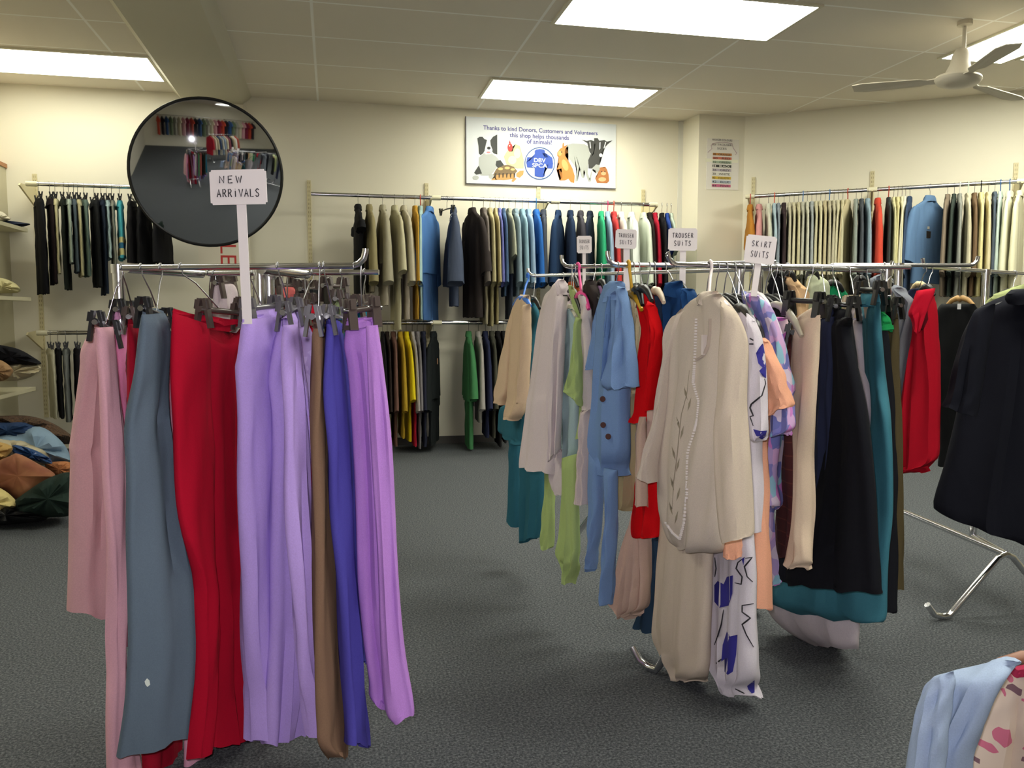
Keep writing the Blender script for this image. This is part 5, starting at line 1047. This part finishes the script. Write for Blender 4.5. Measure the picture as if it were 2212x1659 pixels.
suit('peach apricot dress with short wide sleeve', [
    ('sleeve', [(1640, 722, 1656, 740), (1648, 780, 1690, 800), (1654, 830, 1702, 838), (1658, 870, 1716, 868), (1660, 897, 1714, 876)], 2.02, 1.98, (.05, .08), PCH, dict(folds=1, amp=.006, seed=91)),
    ('body', [(1640, 730, 1660, 740), (1634, 850, 1670, 850), (1628, 960, 1650, 950), (1628, 1088, 1646, 1088), (1628, 1200, 1650, 1200), (1632, 1310, 1654, 1321)], 2.18, 2.05, (.05, .07), PCH, dict(folds=1, amp=.008, seed=92)),
    ('skirt_panel', [(1566, 1150, 1606, 1150), (1562, 1190, 1606, 1180), (1562, 1206, 1604, 1204)], 2.0, 1.98, (.03, .03), PCH, dict(n=8, folds=1, amp=.003, seed=93))], S4, 1590, ((1612, 690), (1650, 730)), (2.14, 2.0), 'black hanger with clip bar holding the peach apricot dress', name='dress', cat='dress', group=GS)
PAI = patch_mat('paisley_print', [(0, '#7f7fc0'), (.2, '#b59fd0'), (.38, '#c87fc8'), (.5, '#8fc0d4'), (.62, '#d6c8dc'), (.78, '#6d74b8'), (.9, '#cfa8d4')], 44, (1, 1, .55), .07)
t_, po = suit('purple and aqua abstract print suit', [
    ('body', [(1602, 628, 1640, 640), (1608, 660, 1668, 670), (1622, 720, 1684, 720), (1636, 780, 1690, 780), (1640, 940, 1690, 940), (1636, 1030, 1681, 1030), (1634, 1080, 1688, 1092), (1634, 1100, 1674, 1098)], 2.26, 2.08, (.06, .08), PAI, dict(folds=2, amp=.008, seed=94)),
    ('sleeve', [(1640, 640, 1664, 662), (1656, 700, 1690, 724), (1672, 770, 1702, 774), (1690, 830, 1712, 842), (1668, 880, 1717, 890), (1664, 930, 1718, 922), (1680, 940, 1698, 938)], 2.06, 2.03, (.05, .08), PAI, dict(folds=2, amp=.008, seed=95)),
    ('skirt_panel', [(1630, 1092, 1672, 1092), (1629, 1150, 1671, 1150), (1632, 1240, 1674, 1230), (1640, 1268, 1672, 1258)], 2.24, 2.1, (.06, .08), PAI, dict(folds=4, amp=.012, seed=96))], S4, 1626, ((1606, 634), (1668, 668)), (2.24, 2.06), 'pale grey plastic hanger of the purple print suit', name='skirt_suit', group=GS, arm=plain('#c4bcc0', .4))
bm = B(); q = surf(po[0], 1616, 668, .003); box(bm, q, (.012, .003, .008), Matrix.Rotation(-YAW, 3, 'Z')); part('neck_label', bm, plain('#d0d4dc'), po[0])
suit('pale pink blouse with magenta flowers on clear hanger', [('body', [(1672, 684, 1700, 686), (1676, 720, 1706, 730), (1684, 800, 1706, 800)], 2.24, 2.12, (.04, .05), patch_mat('magenta_dots', [(0, '#d8bcc4'), (.7, '#d8bcc4'), (.82, '#c060b0')], 20), dict(folds=1, amp=.004, seed=97))], S4, 1662, ((1662, 650), (1732, 716)), (2.2, 2.04), 'clear grey plastic hanger with drooping shoulder arm', name='blouse', cat='blouse', group=GS, arm=plain('#a8a290', .3))
MAR = stripe_mat('maroon_check', '#46191a', '#5c2a22', 28, .9)
suit('maroon brown checked skirt between print suit and cream trousers', [('skirt_panel', [(1692, 728, 1710, 728), (1694, 800, 1712, 800), (1690, 900, 1718, 900), (1686, 974, 1722, 960), (1680, 1080, 1728, 1100), (1674, 1200, 1733, 1210)], 2.3, 2.06, (.03, .07), MAR, dict(folds=2, amp=.007, seed=98)), ('waistband', [(1692, 722, 1711, 722), (1692, 734, 1711, 734)], 2.3, 2.1, .03, MAR, dict(n=4, folds=1, amp=.001, seed=99))], S4, 1686, ((1690, 718), (1712, 718)), (2.3, 2.1), 'thin dark clip hanger holding the maroon checked skirt', name='skirt', cat='skirt', group=GS, clip=True)
CT = F_('#d2bda6')
GK = 'trousers and skirts on the skirt suit rack'
def sk(*a, **k): k.setdefault('group', GK); k.setdefault('clip', True); return suit(*a, **k)
sk('cream straight trousers with rounded hem beside the maroon skirt', [('waistband', [(1726, 682, 1770, 656), (1716, 704, 1772, 684)], 2.14, 2.04, .04, CT, dict(n=5, folds=1, amp=.004, seed=100)), ('trouser_leg', [(1714, 696, 1772, 680), (1711, 774, 1768, 774), (1712, 840, 1766, 840), (1718, 993, 1756, 993), (1720, 1110, 1754, 1110), (1702, 1205, 1754, 1190), (1700, 1222, 1752, 1216), (1718, 1228, 1738, 1228)], 2.14, 2.0, (.05, .07), CT, dict(folds=2, amp=.009, seed=101, n=30))], S4, 1752, ((1700, 648), (1776, 652)), (2.12, 2.02), 'black clip hanger with long clip on the cream trousers', name='trousers', cat='trousers')
sk('midnight blue skirt left of the black skirt', [('waistband', [(1770, 668, 1800, 668), (1769, 688, 1802, 688)], 2.3, 2.16, .04, F_('#2a3048'), dict(n=5, folds=1, amp=.002, seed=102)), ('skirt_panel', [(1769, 684, 1802, 684), (1764, 800, 1803, 800), (1754, 993, 1800, 993), (1750, 1160, 1794, 1160)], 2.3, 2.14, (.04, .06), F_('#2a3048'), dict(folds=2, amp=.008, seed=103))], S4, 1776, ((1768, 660), (1804, 662)), (2.3, 2.16), 'black clip hanger gripping the midnight blue skirt', name='skirt', cat='skirt')
BK = F_('#17181e')
sk('long flared black skirt above the teal hem', [('waistband', [(1799, 664, 1838, 670), (1798, 688, 1840, 690)], 2.22, 2.08, .05, BK, dict(n=5, folds=1, amp=.002, seed=104)), ('skirt_panel', [(1798, 684, 1841, 686), (1796, 740, 1846, 740), (1788, 842, 1862, 842), (1760, 960, 1880, 950), (1720, 1080, 1890, 1080), (1690, 1170, 1896, 1180), (1672, 1235, 1902, 1255), (1680, 1252, 1903, 1282)], 2.36, 1.98, (.06, .12), BK, dict(folds=4, amp=.012, seed=105, n=30, M=44))], S4, 1800, ((1792, 656), (1848, 660)), (2.24, 2.06), 'wide black hanger with strong clips on the black skirt', name='skirt', cat='skirt')
WSL = F_('#c8bec4')
sk('white slip skirt hanging lowest beneath the teal skirt', [('waistband', [(1832, 668, 1860, 664), (1834, 690, 1862, 688)], 2.36, 2.26, .04, WSL, dict(n=5, folds=1, amp=.003, seed=106)), ('skirt_panel', [(1834, 686, 1862, 684), (1842, 780, 1876, 780), (1800, 900, 1884, 900), (1720, 1100, 1880, 1100), (1670, 1230, 1866, 1230), (1655, 1300, 1856, 1330), (1690, 1352, 1853, 1380), (1760, 1392, 1851, 1402)], 2.6, 2.24, (.05, .1), WSL, dict(folds=3, amp=.012, seed=107, n=30))], S4, 1836, ((1830, 656), (1866, 656)), (2.36, 2.26), 'beige clip hanger gripping the white slip skirt', name='skirt', cat='skirt', arm=plain('#b8a890', .4))
TL_ = F_('#3a7080')
sk('teal long skirt with back vent', [('waistband', [(1860, 634, 1898, 634), (1859, 660, 1901, 658)], 2.24, 2.14, .05, TL_, dict(n=5, folds=1, amp=.003, seed=108)), ('skirt_panel', [(1860, 652, 1900, 652), (1863, 740, 1907, 740), (1872, 842, 1916, 842), (1840, 960, 1926, 930), (1760, 1090, 1925, 1090), (1690, 1190, 1921, 1190), (1652, 1262, 1914, 1290), (1656, 1296, 1912, 1336), (1740, 1330, 1906, 1345)], 2.52, 2.1, (.05, .1), TL_, dict(folds=3, amp=.011, seed=109, n=30, M=44))], S4, 1872, ((1856, 626), (1904, 626)), (2.26, 2.12), 'black clip hanger gripping the teal skirt', name='skirt', cat='skirt')
OL = F_('#50462f')
sk('olive brown trousers at the outer end of the skirt rack', [('waistband', [(1912, 664, 1938, 670), (1911, 684, 1940, 690)], 2.44, 2.36, .04, OL, dict(n=5, folds=1, amp=.003, seed=110)), ('trouser_leg', [(1912, 680, 1940, 684), (1916, 774, 1942, 774), (1924, 900, 1940, 900), (1926, 1100, 1942, 1100), (1921, 1260, 1950, 1282)], 2.46, 2.4, (.04, .06), OL, dict(folds=1, amp=.006, seed=111))], S4, 1906, ((1908, 656), (1942, 660)), (2.44, 2.36), 'black clip hanger gripping the olive brown trousers', name='trousers', cat='trousers')
sk('narrow black trousers behind the teal skirt edge', [('trouser_leg', [(1900, 700, 1914, 700), (1910, 900, 1926, 900), (1912, 1100, 1930, 1100), (1911, 1326, 1929, 1322)], 2.34, 2.3, (.04, .06), BK, dict(folds=1, amp=.006, seed=112)), ('waistband', [(1898, 680, 1914, 680), (1898, 704, 1916, 704)], 2.34, 2.3, .04, BK, dict(n=5, folds=1, amp=.003, seed=113))], S4, 1900, ((1894, 668), (1916, 668)), (2.34, 2.3), 'black clip hanger gripping the narrow black trousers', name='trousers', cat='trousers')
# tops of clothes behind, on the far rail of the skirt suit rack
for lb, rows, d, h, hx in (('orange and cream blouse top above the black clip hangers', [(1695, 598, 1712, 596), (1700, 612, 1740, 626), (1710, 640, 1744, 644), (1712, 760, 1744, 760)], 2.5, '#d9b489', 1706), ('pale green blouse collar above the black clip hangers', [(1746, 592, 1762, 592), (1744, 606, 1790, 612), (1740, 640, 1792, 640), (1744, 760, 1790, 760)], 2.55, '#b9bfa0', 1764), ('emerald green blouse behind the white slip skirt', [(1780, 618, 1816, 618), (1776, 630, 1830, 640), (1790, 700, 1830, 700), (1796, 780, 1830, 780)], 2.6, '#117a4c', 1800), ('black jacket top beside the skirt suits sign', [(1666, 600, 1692, 594), (1660, 620, 1700, 620), (1664, 660, 1704, 660), (1670, 760, 1704, 760)], 2.5, '#131318', 1678), ('black waistcoat near the grey padded jacket', [(1846, 610, 1866, 606), (1836, 628, 1878, 624), (1840, 700, 1884, 700), (1846, 780, 1880, 780)], 2.56, '#121316', 1848)):
    suit(lb, [('body', rows, d - .02, d + .06, (.03, .06), F_(h), dict(folds=2, amp=.006, seed=hx))], S3, hx, ((rows[0][0] - 4, rows[0][1] + 2), (rows[0][2] + 6, rows[0][3] + 4)), (d, d), 'wire hanger of the ' + ' '.join(lb.split()[:4]), name='blouse', cat='top', group='tops behind the skirt suits')
t, o = gar('blouse', 'bright green knotted scarf top beside the teal skirt', 'top', [('body', [(1898, 668, 1912, 680), (1900, 690, 1922, 694), (1902, 706, 1922, 700), (1908, 716, 1918, 712)], 2.28, 2.24, (.03, .05), F_('#1d8c4c'), dict(n=10, folds=1, amp=.004, seed=130)), ('strap', [(1900, 640, 1906, 640), (1902, 660, 1908, 660), (1902, 672, 1910, 674)], 2.28, 2.26, (.01, .02), F_('#1d8c4c'), dict(n=6, folds=1, amp=.001, seed=131))])
nh('black hanger of the bright green scarf top', rp(*S4, .985), P(1894, 640, 2.28), P(1914, 642, 2.26))
for i in range(9):
    q = rp(*S4, .16 + .035 * i); nh(f'bare wire-hooked hanger, {ordn(i)} after the thick white hanger', q, q + Vector((-.02, .09, -.1)), q + Vector((.02, -.06, -.1)), clip=False, group='bare hangers on the skirt suit rack')
LAY2 = lambda a, b: [(a, .14, .58, .075, .2, .032) if len(a) > 5 else (a, .2, .6, .09, .2, .045), (b, .2, .22, .085, .22, .04)]
sign('small grey card hand-lettered trouser suits, furthest of the three', '', (1247, 510), (1279, 509), (1277, 547), (1245, 547), ((1262, 545), (1262, 640), 7), 3.0, LAY2('TROUSER', 'SUITS'))
sign('pinkish card hand-lettered trouser suits, middle one before the white blouses', '', (1329, 495), (1376, 496), (1374, 538), (1330, 536), ((1354, 535), (1354, 650), 13), 2.62, LAY2('TROUSER', 'SUITS'))
sign('largest pinkish card hand-lettered trouser suits near the pilaster', '', (1444, 493), (1507, 493), (1505, 542), (1443, 541), ((1476, 540), (1474, 640), 13), 2.46, LAY2('TROUSER', 'SUITS'))
sign('slanting white card hand-lettered skirt suits', '', (1613, 506), (1679, 512), (1671, 573), (1606, 566), ((1640, 560), (1629, 640), 13), 2.02, LAY2('SKIRT', 'SUITS'))
# ------------------------------------------------------------------ coat rack at the edge
zc = CAMZ + .165
c0, c1 = at(1992, 577, zc), at(2300, 596, zc)
e0, e1 = at(1800, 572, zc), at(2030, 573, zc); e1 = e0 + (e1 - e0).normalized() * .5
cp_ = rp(c0, c1, .4); ap = at(2172, 1197, .22); bs = at(1940, 1100, .2)
tipL = at(2003, 1306, .06); tipR = ap + (ap - tipL); tipR.z = .06
rack('chrome coat rack with curled feet below the navy coat', [(c0, c1, .03, 0), (e0, e1, 0, .03)], [(cp_.x, cp_.y, .2, zc), (rp(e0, e1, .45).x, rp(e0, e1, .45).y, .2, zc)],
     [(tuple(ap), (tuple(tipL), tuple(tipR)))], [(tuple(bs), tuple(ap)), (tuple(rp(e0, e1, .45).xy) + (.2,), tuple(bs)), (tuple(cp_.xy) + (.2,), tuple(ap)), ], (ap.x, ap.y, 0))
GC = 'jackets and coats on the coat rack'
SC, SE = (c0, c1), (e0, e1)
GRY = F_('#7b8089'); REDC = F_('#a80d22')
def ct(*a, **k): k.setdefault('group', GC); k.setdefault('name', 'jacket'); k.setdefault('cat', 'jacket'); return suit(*a, **k)
ct('quilted grey puffer jacket beside the teal skirt', [('body', [(1892, 600, 1912, 594), (1886, 620, 1936, 612), (1896, 660, 1960, 640), (1904, 720, 1960, 720), (1914, 830, 1950, 830), (1926, 940, 1946, 940)], 3.0, 2.7, (.09, .14), GRY, dict(folds=2, amp=.012, seed=140)), ('sleeve', [(1930, 614, 1946, 622), (1934, 650, 1972, 646), (1940, 690, 1977, 664), (1938, 760, 1966, 740), (1936, 850, 1950, 842), (1936, 940, 1948, 940)], 2.68, 2.64, (.08, .1), GRY, dict(folds=2, amp=.014, seed=141)), ('hood', [(1896, 594, 1916, 592), (1886, 610, 1918, 606), (1890, 626, 1914, 624)], 2.86, 2.78, (.08, .09), GRY, dict(n=7, folds=1, amp=.005, seed=142))], SE, 1910, ((1890, 612), (1950, 626)), (2.96, 2.7), 'hanger inside the quilted grey puffer jacket')
ct('navy blazer on a cream hanger behind the red jacket', [('body', [(1968, 624, 2000, 622), (1962, 650, 2010, 650), (1966, 800, 2010, 800), (1950, 1010, 2000, 1000)], 3.3, 3.2, (.06, .09), F_('#1c2038'), dict(folds=2, amp=.008, seed=143))], SC, 1996, ((1968, 622), (2004, 620)), (3.3, 3.2), 'cream wooden hanger of the navy blazer', arm=plain('#cdb88a', .5))
tj, jo = ct('red jacket with flipped lapels', [('body', [(1984, 628, 2014, 626), (1976, 660, 2020, 656), (1972, 720, 2026, 720), (1962, 780, 2029, 775), (1948, 860, 2032, 850), (1942, 935, 2030, 930), (1940, 1016, 2026, 990), (1960, 1028, 1990, 1006)], 2.66, 2.58, (.08, .13), REDC, dict(folds=3, amp=.014, seed=144, n=30)),
    ('collar', [(1980, 628, 2021, 622), (1972, 650, 2016, 640), (1962, 678, 2006, 664), (1968, 690, 1996, 690), (1974, 718, 1988, 718)], 2.55, 2.54, (.04, .05), F_('#b8102a'), dict(n=12, folds=1, amp=.006, seed=145))], SC, 2012, ((1984, 630), (2018, 630)), (2.66, 2.6), 'wire hanger inside the red jacket')
stamp(jo[0], [[(1983, 716), (1989, 692), (2003, 664), (2005, 690), (1995, 712)]], F_('#4a0610'))  # shaded gap of the open front painted on as a dark patch
ct('black coat with white neck tag on wooden hanger', [('body', [(2034, 656, 2104, 656), (2024, 680, 2120, 690), (2026, 760, 2124, 760), (2030, 860, 2120, 860), (2032, 950, 2120, 950), (2030, 1004, 2110, 1010)], 3.06, 2.92, (.08, .12), F_('#141516'), dict(folds=2, amp=.01, seed=146))], SC, 2072, ((2044, 654), (2104, 652)), (3.04, 2.94), 'wooden hanger with brown shoulders above the black coat', name='coat', cat='coat', arm=plain('#b38c54', .5))
bm = B(); box(bm, P(2072, 662, 2.86), (.012, .004, .02)); 
tg = [o for o in bpy.data.objects if o.get('label', '').startswith('black coat with white neck tag')][0]; part('neck_tag', bm, plain('#dcdcdc'), [c for c in tg.children if c.name.startswith('body')][0], label='white neck tag')
ct('pistachio green fleece behind the navy coat', [('body', [(2136, 648, 2200, 616), (2120, 680, 2260, 650), (2118, 760, 2270, 760), (2116, 960, 2270, 960)], 3.0, 2.86, (.07, .12), F_('#a3ac78'), dict(folds=2, amp=.01, seed=147)), ('collar', [(2146, 636, 2216, 612), (2142, 648, 2216, 632)], 2.92, 2.84, .07, F_('#a3ac78'), dict(n=5, folds=1, amp=.005, seed=148))], SC, 2192, ((2140, 644), (2230, 630)), (2.98, 2.88), 'wire hanger above the pistachio fleece')
NC = F_('#15161f')
ct('large navy coat filling the frame edge', [('body', [(2190, 632, 2290, 622), (2120, 662, 2360, 650), (2096, 700, 2390, 700), (2080, 800, 2390, 800), (2064, 900, 2380, 900), (2040, 1000, 2370, 1010), (2016, 1096, 2360, 1190), (2066, 1106, 2340, 1220)], 2.72, 2.52, (.12, .2), NC, dict(folds=4, amp=.016, seed=149, n=30, M=48)),
    ('sleeve', [(2110, 668, 2150, 656), (2084, 716, 2140, 716), (2062, 780, 2130, 780), (2046, 850, 2120, 850), (2034, 872, 2110, 900)], 2.6, 2.54, (.1, .13), NC, dict(folds=2, amp=.01, seed=150)),
    ('sleeve', [(2320, 652, 2370, 662), (2330, 750, 2420, 740), (2350, 850, 2440, 840), (2360, 880, 2440, 880)], 2.5, 2.46, (.1, .13), NC, dict(folds=2, amp=.01, seed=151)),
    ('collar', [(2184, 626, 2290, 618), (2170, 642, 2300, 632), (2180, 660, 2290, 650)], 2.6, 2.5, (.1, .12), NC, dict(n=7, folds=1, amp=.005, seed=152))], SC, 2240, ((2130, 660), (2350, 650)), (2.68, 2.54), 'hanger inside the large navy coat', name='coat', cat='coat')

# ------------------------------------------------------------------ low rail with the light blue cardigan at the near corner
LBL = F_('#9fb0cc'); d = 1.25
fl_ = patch_mat('pink_flower_print', [(0, '#d8c4b4'), (.72, '#d8c4b4'), (.8, '#c86a84'), (.88, '#7a5a64'), (.93, '#d8c4b4')], 60)
gar('blouse', 'cream blouse printed with pink flowers inside the light blue cardigan', 'blouse', [('body', [(2176, 1452, 2262, 1452), (2140, 1520, 2300, 1520), (2112, 1600, 2320, 1600), (2080, 1690, 2340, 1690), (2070, 1780, 2350, 1780)], 1.3, 1.26, (.03, .06), fl_, dict(folds=3, amp=.008, seed=160)), ('collar', [(2186, 1440, 2250, 1440), (2180, 1452, 2256, 1452)], 1.29, 1.27, .04, F_('#a83050'), dict(n=4, folds=1, amp=.002, seed=161))])
gar('cardigan', 'light blue cardigan with pale edge at the near corner', 'cardigan', [
    ('body', [(2176, 1414, 2200, 1432), (2110, 1434, 2184, 1455), (2036, 1460, 2160, 1488), (2030, 1530, 2134, 1545), (2026, 1600, 2108, 1610), (2020, 1670, 2094, 1670), (2010, 1780, 2080, 1780)], 1.28, 1.2, (.05, .07), LBL, dict(folds=2, amp=.008, seed=162, n=30)),
    ('sleeve', [(2022, 1460, 2060, 1450), (2000, 1478, 2062, 1480), (1986, 1510, 2056, 1520), (1974, 1556, 2050, 1570), (1964, 1606, 2046, 1620), (1955, 1664, 2040, 1680), (1940, 1780, 2030, 1780)], 1.24, 1.2, (.04, .07), LBL, dict(folds=2, amp=.009, seed=163, n=30)),
    ('body', [(2250, 1430, 2280, 1416), (2280, 1470, 2360, 1446), (2310, 1560, 2400, 1520), (2330, 1780, 2420, 1780)], 1.22, 1.26, (.05, .07), LBL, dict(folds=2, amp=.008, seed=164))])
l0 = P(2212, 1385, 1.28); l0 = Vector((l0.x + .02, l0.y, l0.z + .01)); l1 = l0 + Vector((.5, -.1, 0)); l0 = l0 + Vector((.03, -.0, 0))
rack('low chrome rail just past the frame edge holding the light blue cardigan', [(l0, l1, 0, 0)], [(l1.x, l1.y, .02, l1.z + .01)], [((l1.x, l1.y, .1), ((l1.x - .25, l1.y - .1, .04), (l1.x + .25, l1.y + .1, .04)))], [], (l1.x, l1.y, 0))
nh('brown wooden hanger under the light blue cardigan', l0 + Vector((.02, 0, 0)), P(2120, 1440, 1.26), P(2340, 1440, 1.26), WIRE, plain('#8a5f4a', .5), False)

# ------------------------------------------------------------------ shelves at the left wall
SH = plain('#c9c2a4', .5)
def onx(x, y, X):
    r = ray(x, y); return C0 + r * (X / r.x)
q = onx(41, 372, XL + .06); zt = q.z; yf = q.y
t = thing('wall_shelving', 'cream wall shelving unit with brown top edge beside the corner rails', 'shelving', (XL + .2, 5.0, 0))
y0s = 3.2
bm = B(); box(bm, (XL + .03, (y0s + yf) / 2, zt / 2), (.06, yf - y0s, zt - .02)); part('back_panel', bm, plain('#c4bea2', .6), t, smooth=False)
bm = B(); box(bm, (XL + .034, (y0s + yf) / 2, zt), (.072, yf - y0s + .01, .028)); part('top_edge', bm, plain('#a8744a', .5), t, smooth=False)
ZS = []
for py in (492, 637, 830):
    q = onx(72, py + 6, XL + .36); ZS.append(q.z)
    bm = B(); box(bm, (XL + .2, (y0s + 5.98) / 2, q.z - .012), (.34, 5.98 - y0s, .024)); part('shelf', bm, SH, t, smooth=False)
def lump(name, label, cat, pts, d, th, mat, wob=.012, seed=0, group=None):
    """A soft folded thing: outline as seen at depth d, puffed to thickness th."""
    rnd = random.Random(seed); bm = B(); N = 40; per = []
    n = len(pts)
    for i in range(N):
        u = i / N * n; a = int(u) % n; f = u - int(u); p0, p1, p2, p3 = (pts[(a + k - 1) % n] for k in range(4))
        per.append(tuple(.5 * (2 * b + (c - a_) * f + (2 * a_ - 5 * b + 4 * c - e) * f * f + (3 * b - a_ - 3 * c + e) * f ** 3) for a_, b, c, e in zip(p0, p1, p2, p3)))
    cx = sum(p[0] for p in per) / N; cy = sum(p[1] for p in per) / N
    rings = []
    K = 9
    for k in range(K + 1):
        an = math.pi * k / K; s = math.sin(an) ** .55 if 0 < k < K else .02; off = -math.cos(an) * th / 2
        ring = []
        for i, (x, y) in enumerate(per):
            w_ = math.sin(i * .9 + seed) * wob + math.sin(i * 2.1 + k * 1.3 + seed * 2) * wob * .5
            ring.append(bm.verts.new(P(cx + (x - cx) * s, cy + (y - cy) * s, d + off + w_ * (1 if 0 < k < K else 0))))
        rings.append(ring)
    for a, b_ in zip(rings, rings[1:]): ring_faces(bm, a, b_)
    bm.faces.new(rings[0][::-1]); bm.faces.new(rings[-1])
    return solo(name, bm, mat, label, cat, group)
GSF = 'folded things on the wall shelves'
lump('folded_top', 'white rounded bundle on top shelf over the navy cloth', 'folded clothes', [(-40, 460), (0, 456), (18, 468), (22, 474), (0, 478), (-40, 480)], 5.75, .16, F_('#cfc9b4'), seed=1, group=GSF)
lump('folded_top', 'navy folded cloth draped along the top shelf edge', 'folded clothes', [(-40, 478), (0, 475), (30, 478), (66, 484), (40, 491), (0, 489), (-40, 489)], 5.8, .2, F_('#20283c'), seed=2, group=GSF)
lump('folded_top', 'cream folded cloth on the middle shelf', 'folded clothes', [(-40, 602), (0, 600), (30, 610), (44, 624), (38, 632), (0, 634), (-40, 634)], 5.6, .22, F_('#cdc494'), seed=3, group=GSF)
lump('folded_top', 'black rounded garment slumped on the lowest shelf', 'folded clothes', [(-40, 742), (0, 745), (40, 754), (70, 770), (90, 786), (60, 788), (0, 788), (-40, 788)], 4.9, .2, F_('#15151a'), seed=4, group=GSF)
lump('folded_top', 'cream frilly blouse folded under the black garment', 'folded clothes', [(-40, 788), (20, 786), (60, 784), (88, 792), (80, 806), (50, 820), (0, 824), (-40, 824)], 4.95, .22, F_('#d3c8a8'), .03, seed=5, group=GSF)
lump('folded_top', 'tan brown jumper folded on the lowest shelf front', 'folded clothes', [(-40, 775), (0, 777), (28, 798), (20, 815), (0, 824), (-40, 824)], 4.7, .2, F_('#9a7a58'), seed=6, group=GSF)
GP = 'soft things heaped on the floor by the shelves'
lump('fur_coat', 'dark brown fur coat rolled on top of the heap', 'coat', [(-60, 900), (0, 898), (60, 898), (110, 912), (156, 942), (150, 960), (80, 950), (0, 930), (-60, 930)], 4.75, .4, noisy('brown_fur', '#2f1f12', '#5a4028', 90, .95, .02), .03, 7, GP)
lump('jeans', 'folded navy denim under the fur coat', 'jeans', [(-60, 912), (0, 912), (60, 914), (104, 938), (60, 950), (0, 946), (-60, 944)], 4.6, .34, F_('#24385a'), .015, 8, GP)
lump('jacket', 'light blue and grey folded jacket in the heap', 'jacket', [(40, 930), (90, 922), (135, 955), (152, 985), (150, 1000), (110, 1008), (60, 990), (0, 975), (-40, 950)], 4.55, .34, F_('#7d94a8'), .02, 9, GP)
lump('blouse', 'greyish cream folded blouse in the heap', 'blouse', [(-60, 945), (20, 948), (60, 955), (100, 975), (112, 1000), (60, 1005), (0, 985), (-60, 980)], 4.45, .3, F_('#b3a98e'), .02, 10, GP)
lump('scarf', 'shiny blue satin scarf twisted across the heap', 'scarf', [(26, 962), (50, 964), (80, 974), (108, 990), (112, 1002), (90, 1000), (60, 990), (30, 980)], 4.28, .1, plain('#2a4a7a', .3), .02, 11, GP)
lump('cushion', 'mustard cushion at the frame edge of the heap', 'cushion', [(-70, 950), (0, 955), (28, 968), (10, 990), (-20, 1000), (-70, 1000)], 4.22, .2, F_('#b5945a'), .01, 12, GP)
lump('jumper', 'orange brown jumper edge sticking out of the heap', 'jumper', [(100, 1000), (150, 998), (154, 1022), (130, 1030), (104, 1016)], 4.4, .2, F_('#a86f48'), .01, 13, GP)
lump('cushion', 'rust brown square cushion leaning on the heap', 'cushion', [(-30, 1010), (20, 985), (40, 980), (80, 1000), (121, 1028), (80, 1056), (44, 1082), (10, 1062), (-30, 1050)], 4.12, .17, noisy('rust_cushion', '#7f4a34', '#a3704c', 7), .006, 14, GP)
lump('bag', 'dark green soft bag slumped on the carpet', 'bag', [(60, 1060), (110, 1030), (155, 1022), (162, 1070), (158, 1110), (110, 1118), (50, 1116), (20, 1095)], 4.0, .3, F_('#22302a'), .02, 15, GP)
lump('cushion', 'pale yellow cushion low at the frame edge', 'cushion', [(-60, 1048), (0, 1054), (38, 1088), (10, 1104), (-20, 1112), (-60, 1116)], 3.95, .2, F_('#c4b478'), .01, 16, GP)
lump('bag', 'black bin bag under the cushions on the carpet', 'bag', [(-80, 1085), (0, 1086), (40, 1096), (90, 1108), (100, 1122), (40, 1132), (-20, 1136), (-80, 1138)], 4.05, .4, plain('#101012', .45), .02, 17, GP)

# ------------------------------------------------------------------ a rack behind the photographer, seen only in the round mirror
g0, g1 = Vector((.75, -.35, 1.3)), Vector((2.3, -.75, 1.3))
rack('chrome rack of mixed jackets seen only in the round mirror', [(g0, g1, .03, .03)], [(.95, -.4, .2, 1.3), (2.1, -.7, .2, 1.3)], [((.95, -.4, .2), ((.93, -.7, .05), (.97, -.1, .05))), ((2.1, -.7, .2), ((2.08, -1.0, .05), (2.12, -.4, .05)))], [((.95, -.4, .2), (2.1, -.7, .2))], (1.5, -.55, 0))
for i, (h, nm) in enumerate((('#b8283a', 'red'), ('#d8cfb8', 'ivory'), ('#c8bca0', 'beige'), ('#31486e', 'blue'), ('#c9c4b4', 'pale grey'), ('#8a9cb4', 'grey-blue'), ('#d4c8a8', 'cream'), ('#8a4a5a', 'plum'), ('#23252c', 'black'), ('#bfae8c', 'tan'), ('#d6d2c8', 'white'), ('#a84a3a', 'brick red'))):
    q = g0 + (g1 - g0) * ((i + .7) / 12.4); rt = thing('jacket', f'{nm} jacket on the rack mirrored in the round mirror', 'jacket', q, math.radians(62), 'jackets seen in the round mirror')
    clothes('jacket', .95, h, None, 900 + i, rt, th=.034)
    hh = hanger('black'); hh.location = q - Vector((0, 0, .0006)); hh.rotation_euler = (0, 0, math.radians(62)); hh['label'] = f'hanger of the {nm} jacket mirrored in the round mirror'; hh['group'] = 'hangers seen in the round mirror'
wr0, wr1 = Vector((-1.6, REAR + .3, 1.9)), Vector((4.6, REAR + .3, 1.9))
rail('long clothes rail on the far rear wall, seen only in the round mirror', wr0, wr1, [], [.3, 2.2, 4.1, 5.9], Vector((0, 1, 0)))
for i in range(26):
    h, nm = (('#c9503c', 'coral'), ('#d6ccb0', 'cream'), ('#3a5a8c', 'blue'), ('#8c2c44', 'wine'), ('#b8b4a8', 'grey'), ('#2a2a32', 'black'), ('#d8a0a8', 'pink'), ('#7a8a6a', 'sage'))[i * 5 % 8]
    q = wr0 + (wr1 - wr0) * ((i + .6) / 26.4); rt = thing('dress', f'{nm} dress, {ordn(i)} along the rear wall rail mirrored in the round mirror', 'dress', q, math.radians(70), 'dresses seen in the round mirror')
    clothes('dress', 1.15, h, None, 950 + i, rt, th=.042)
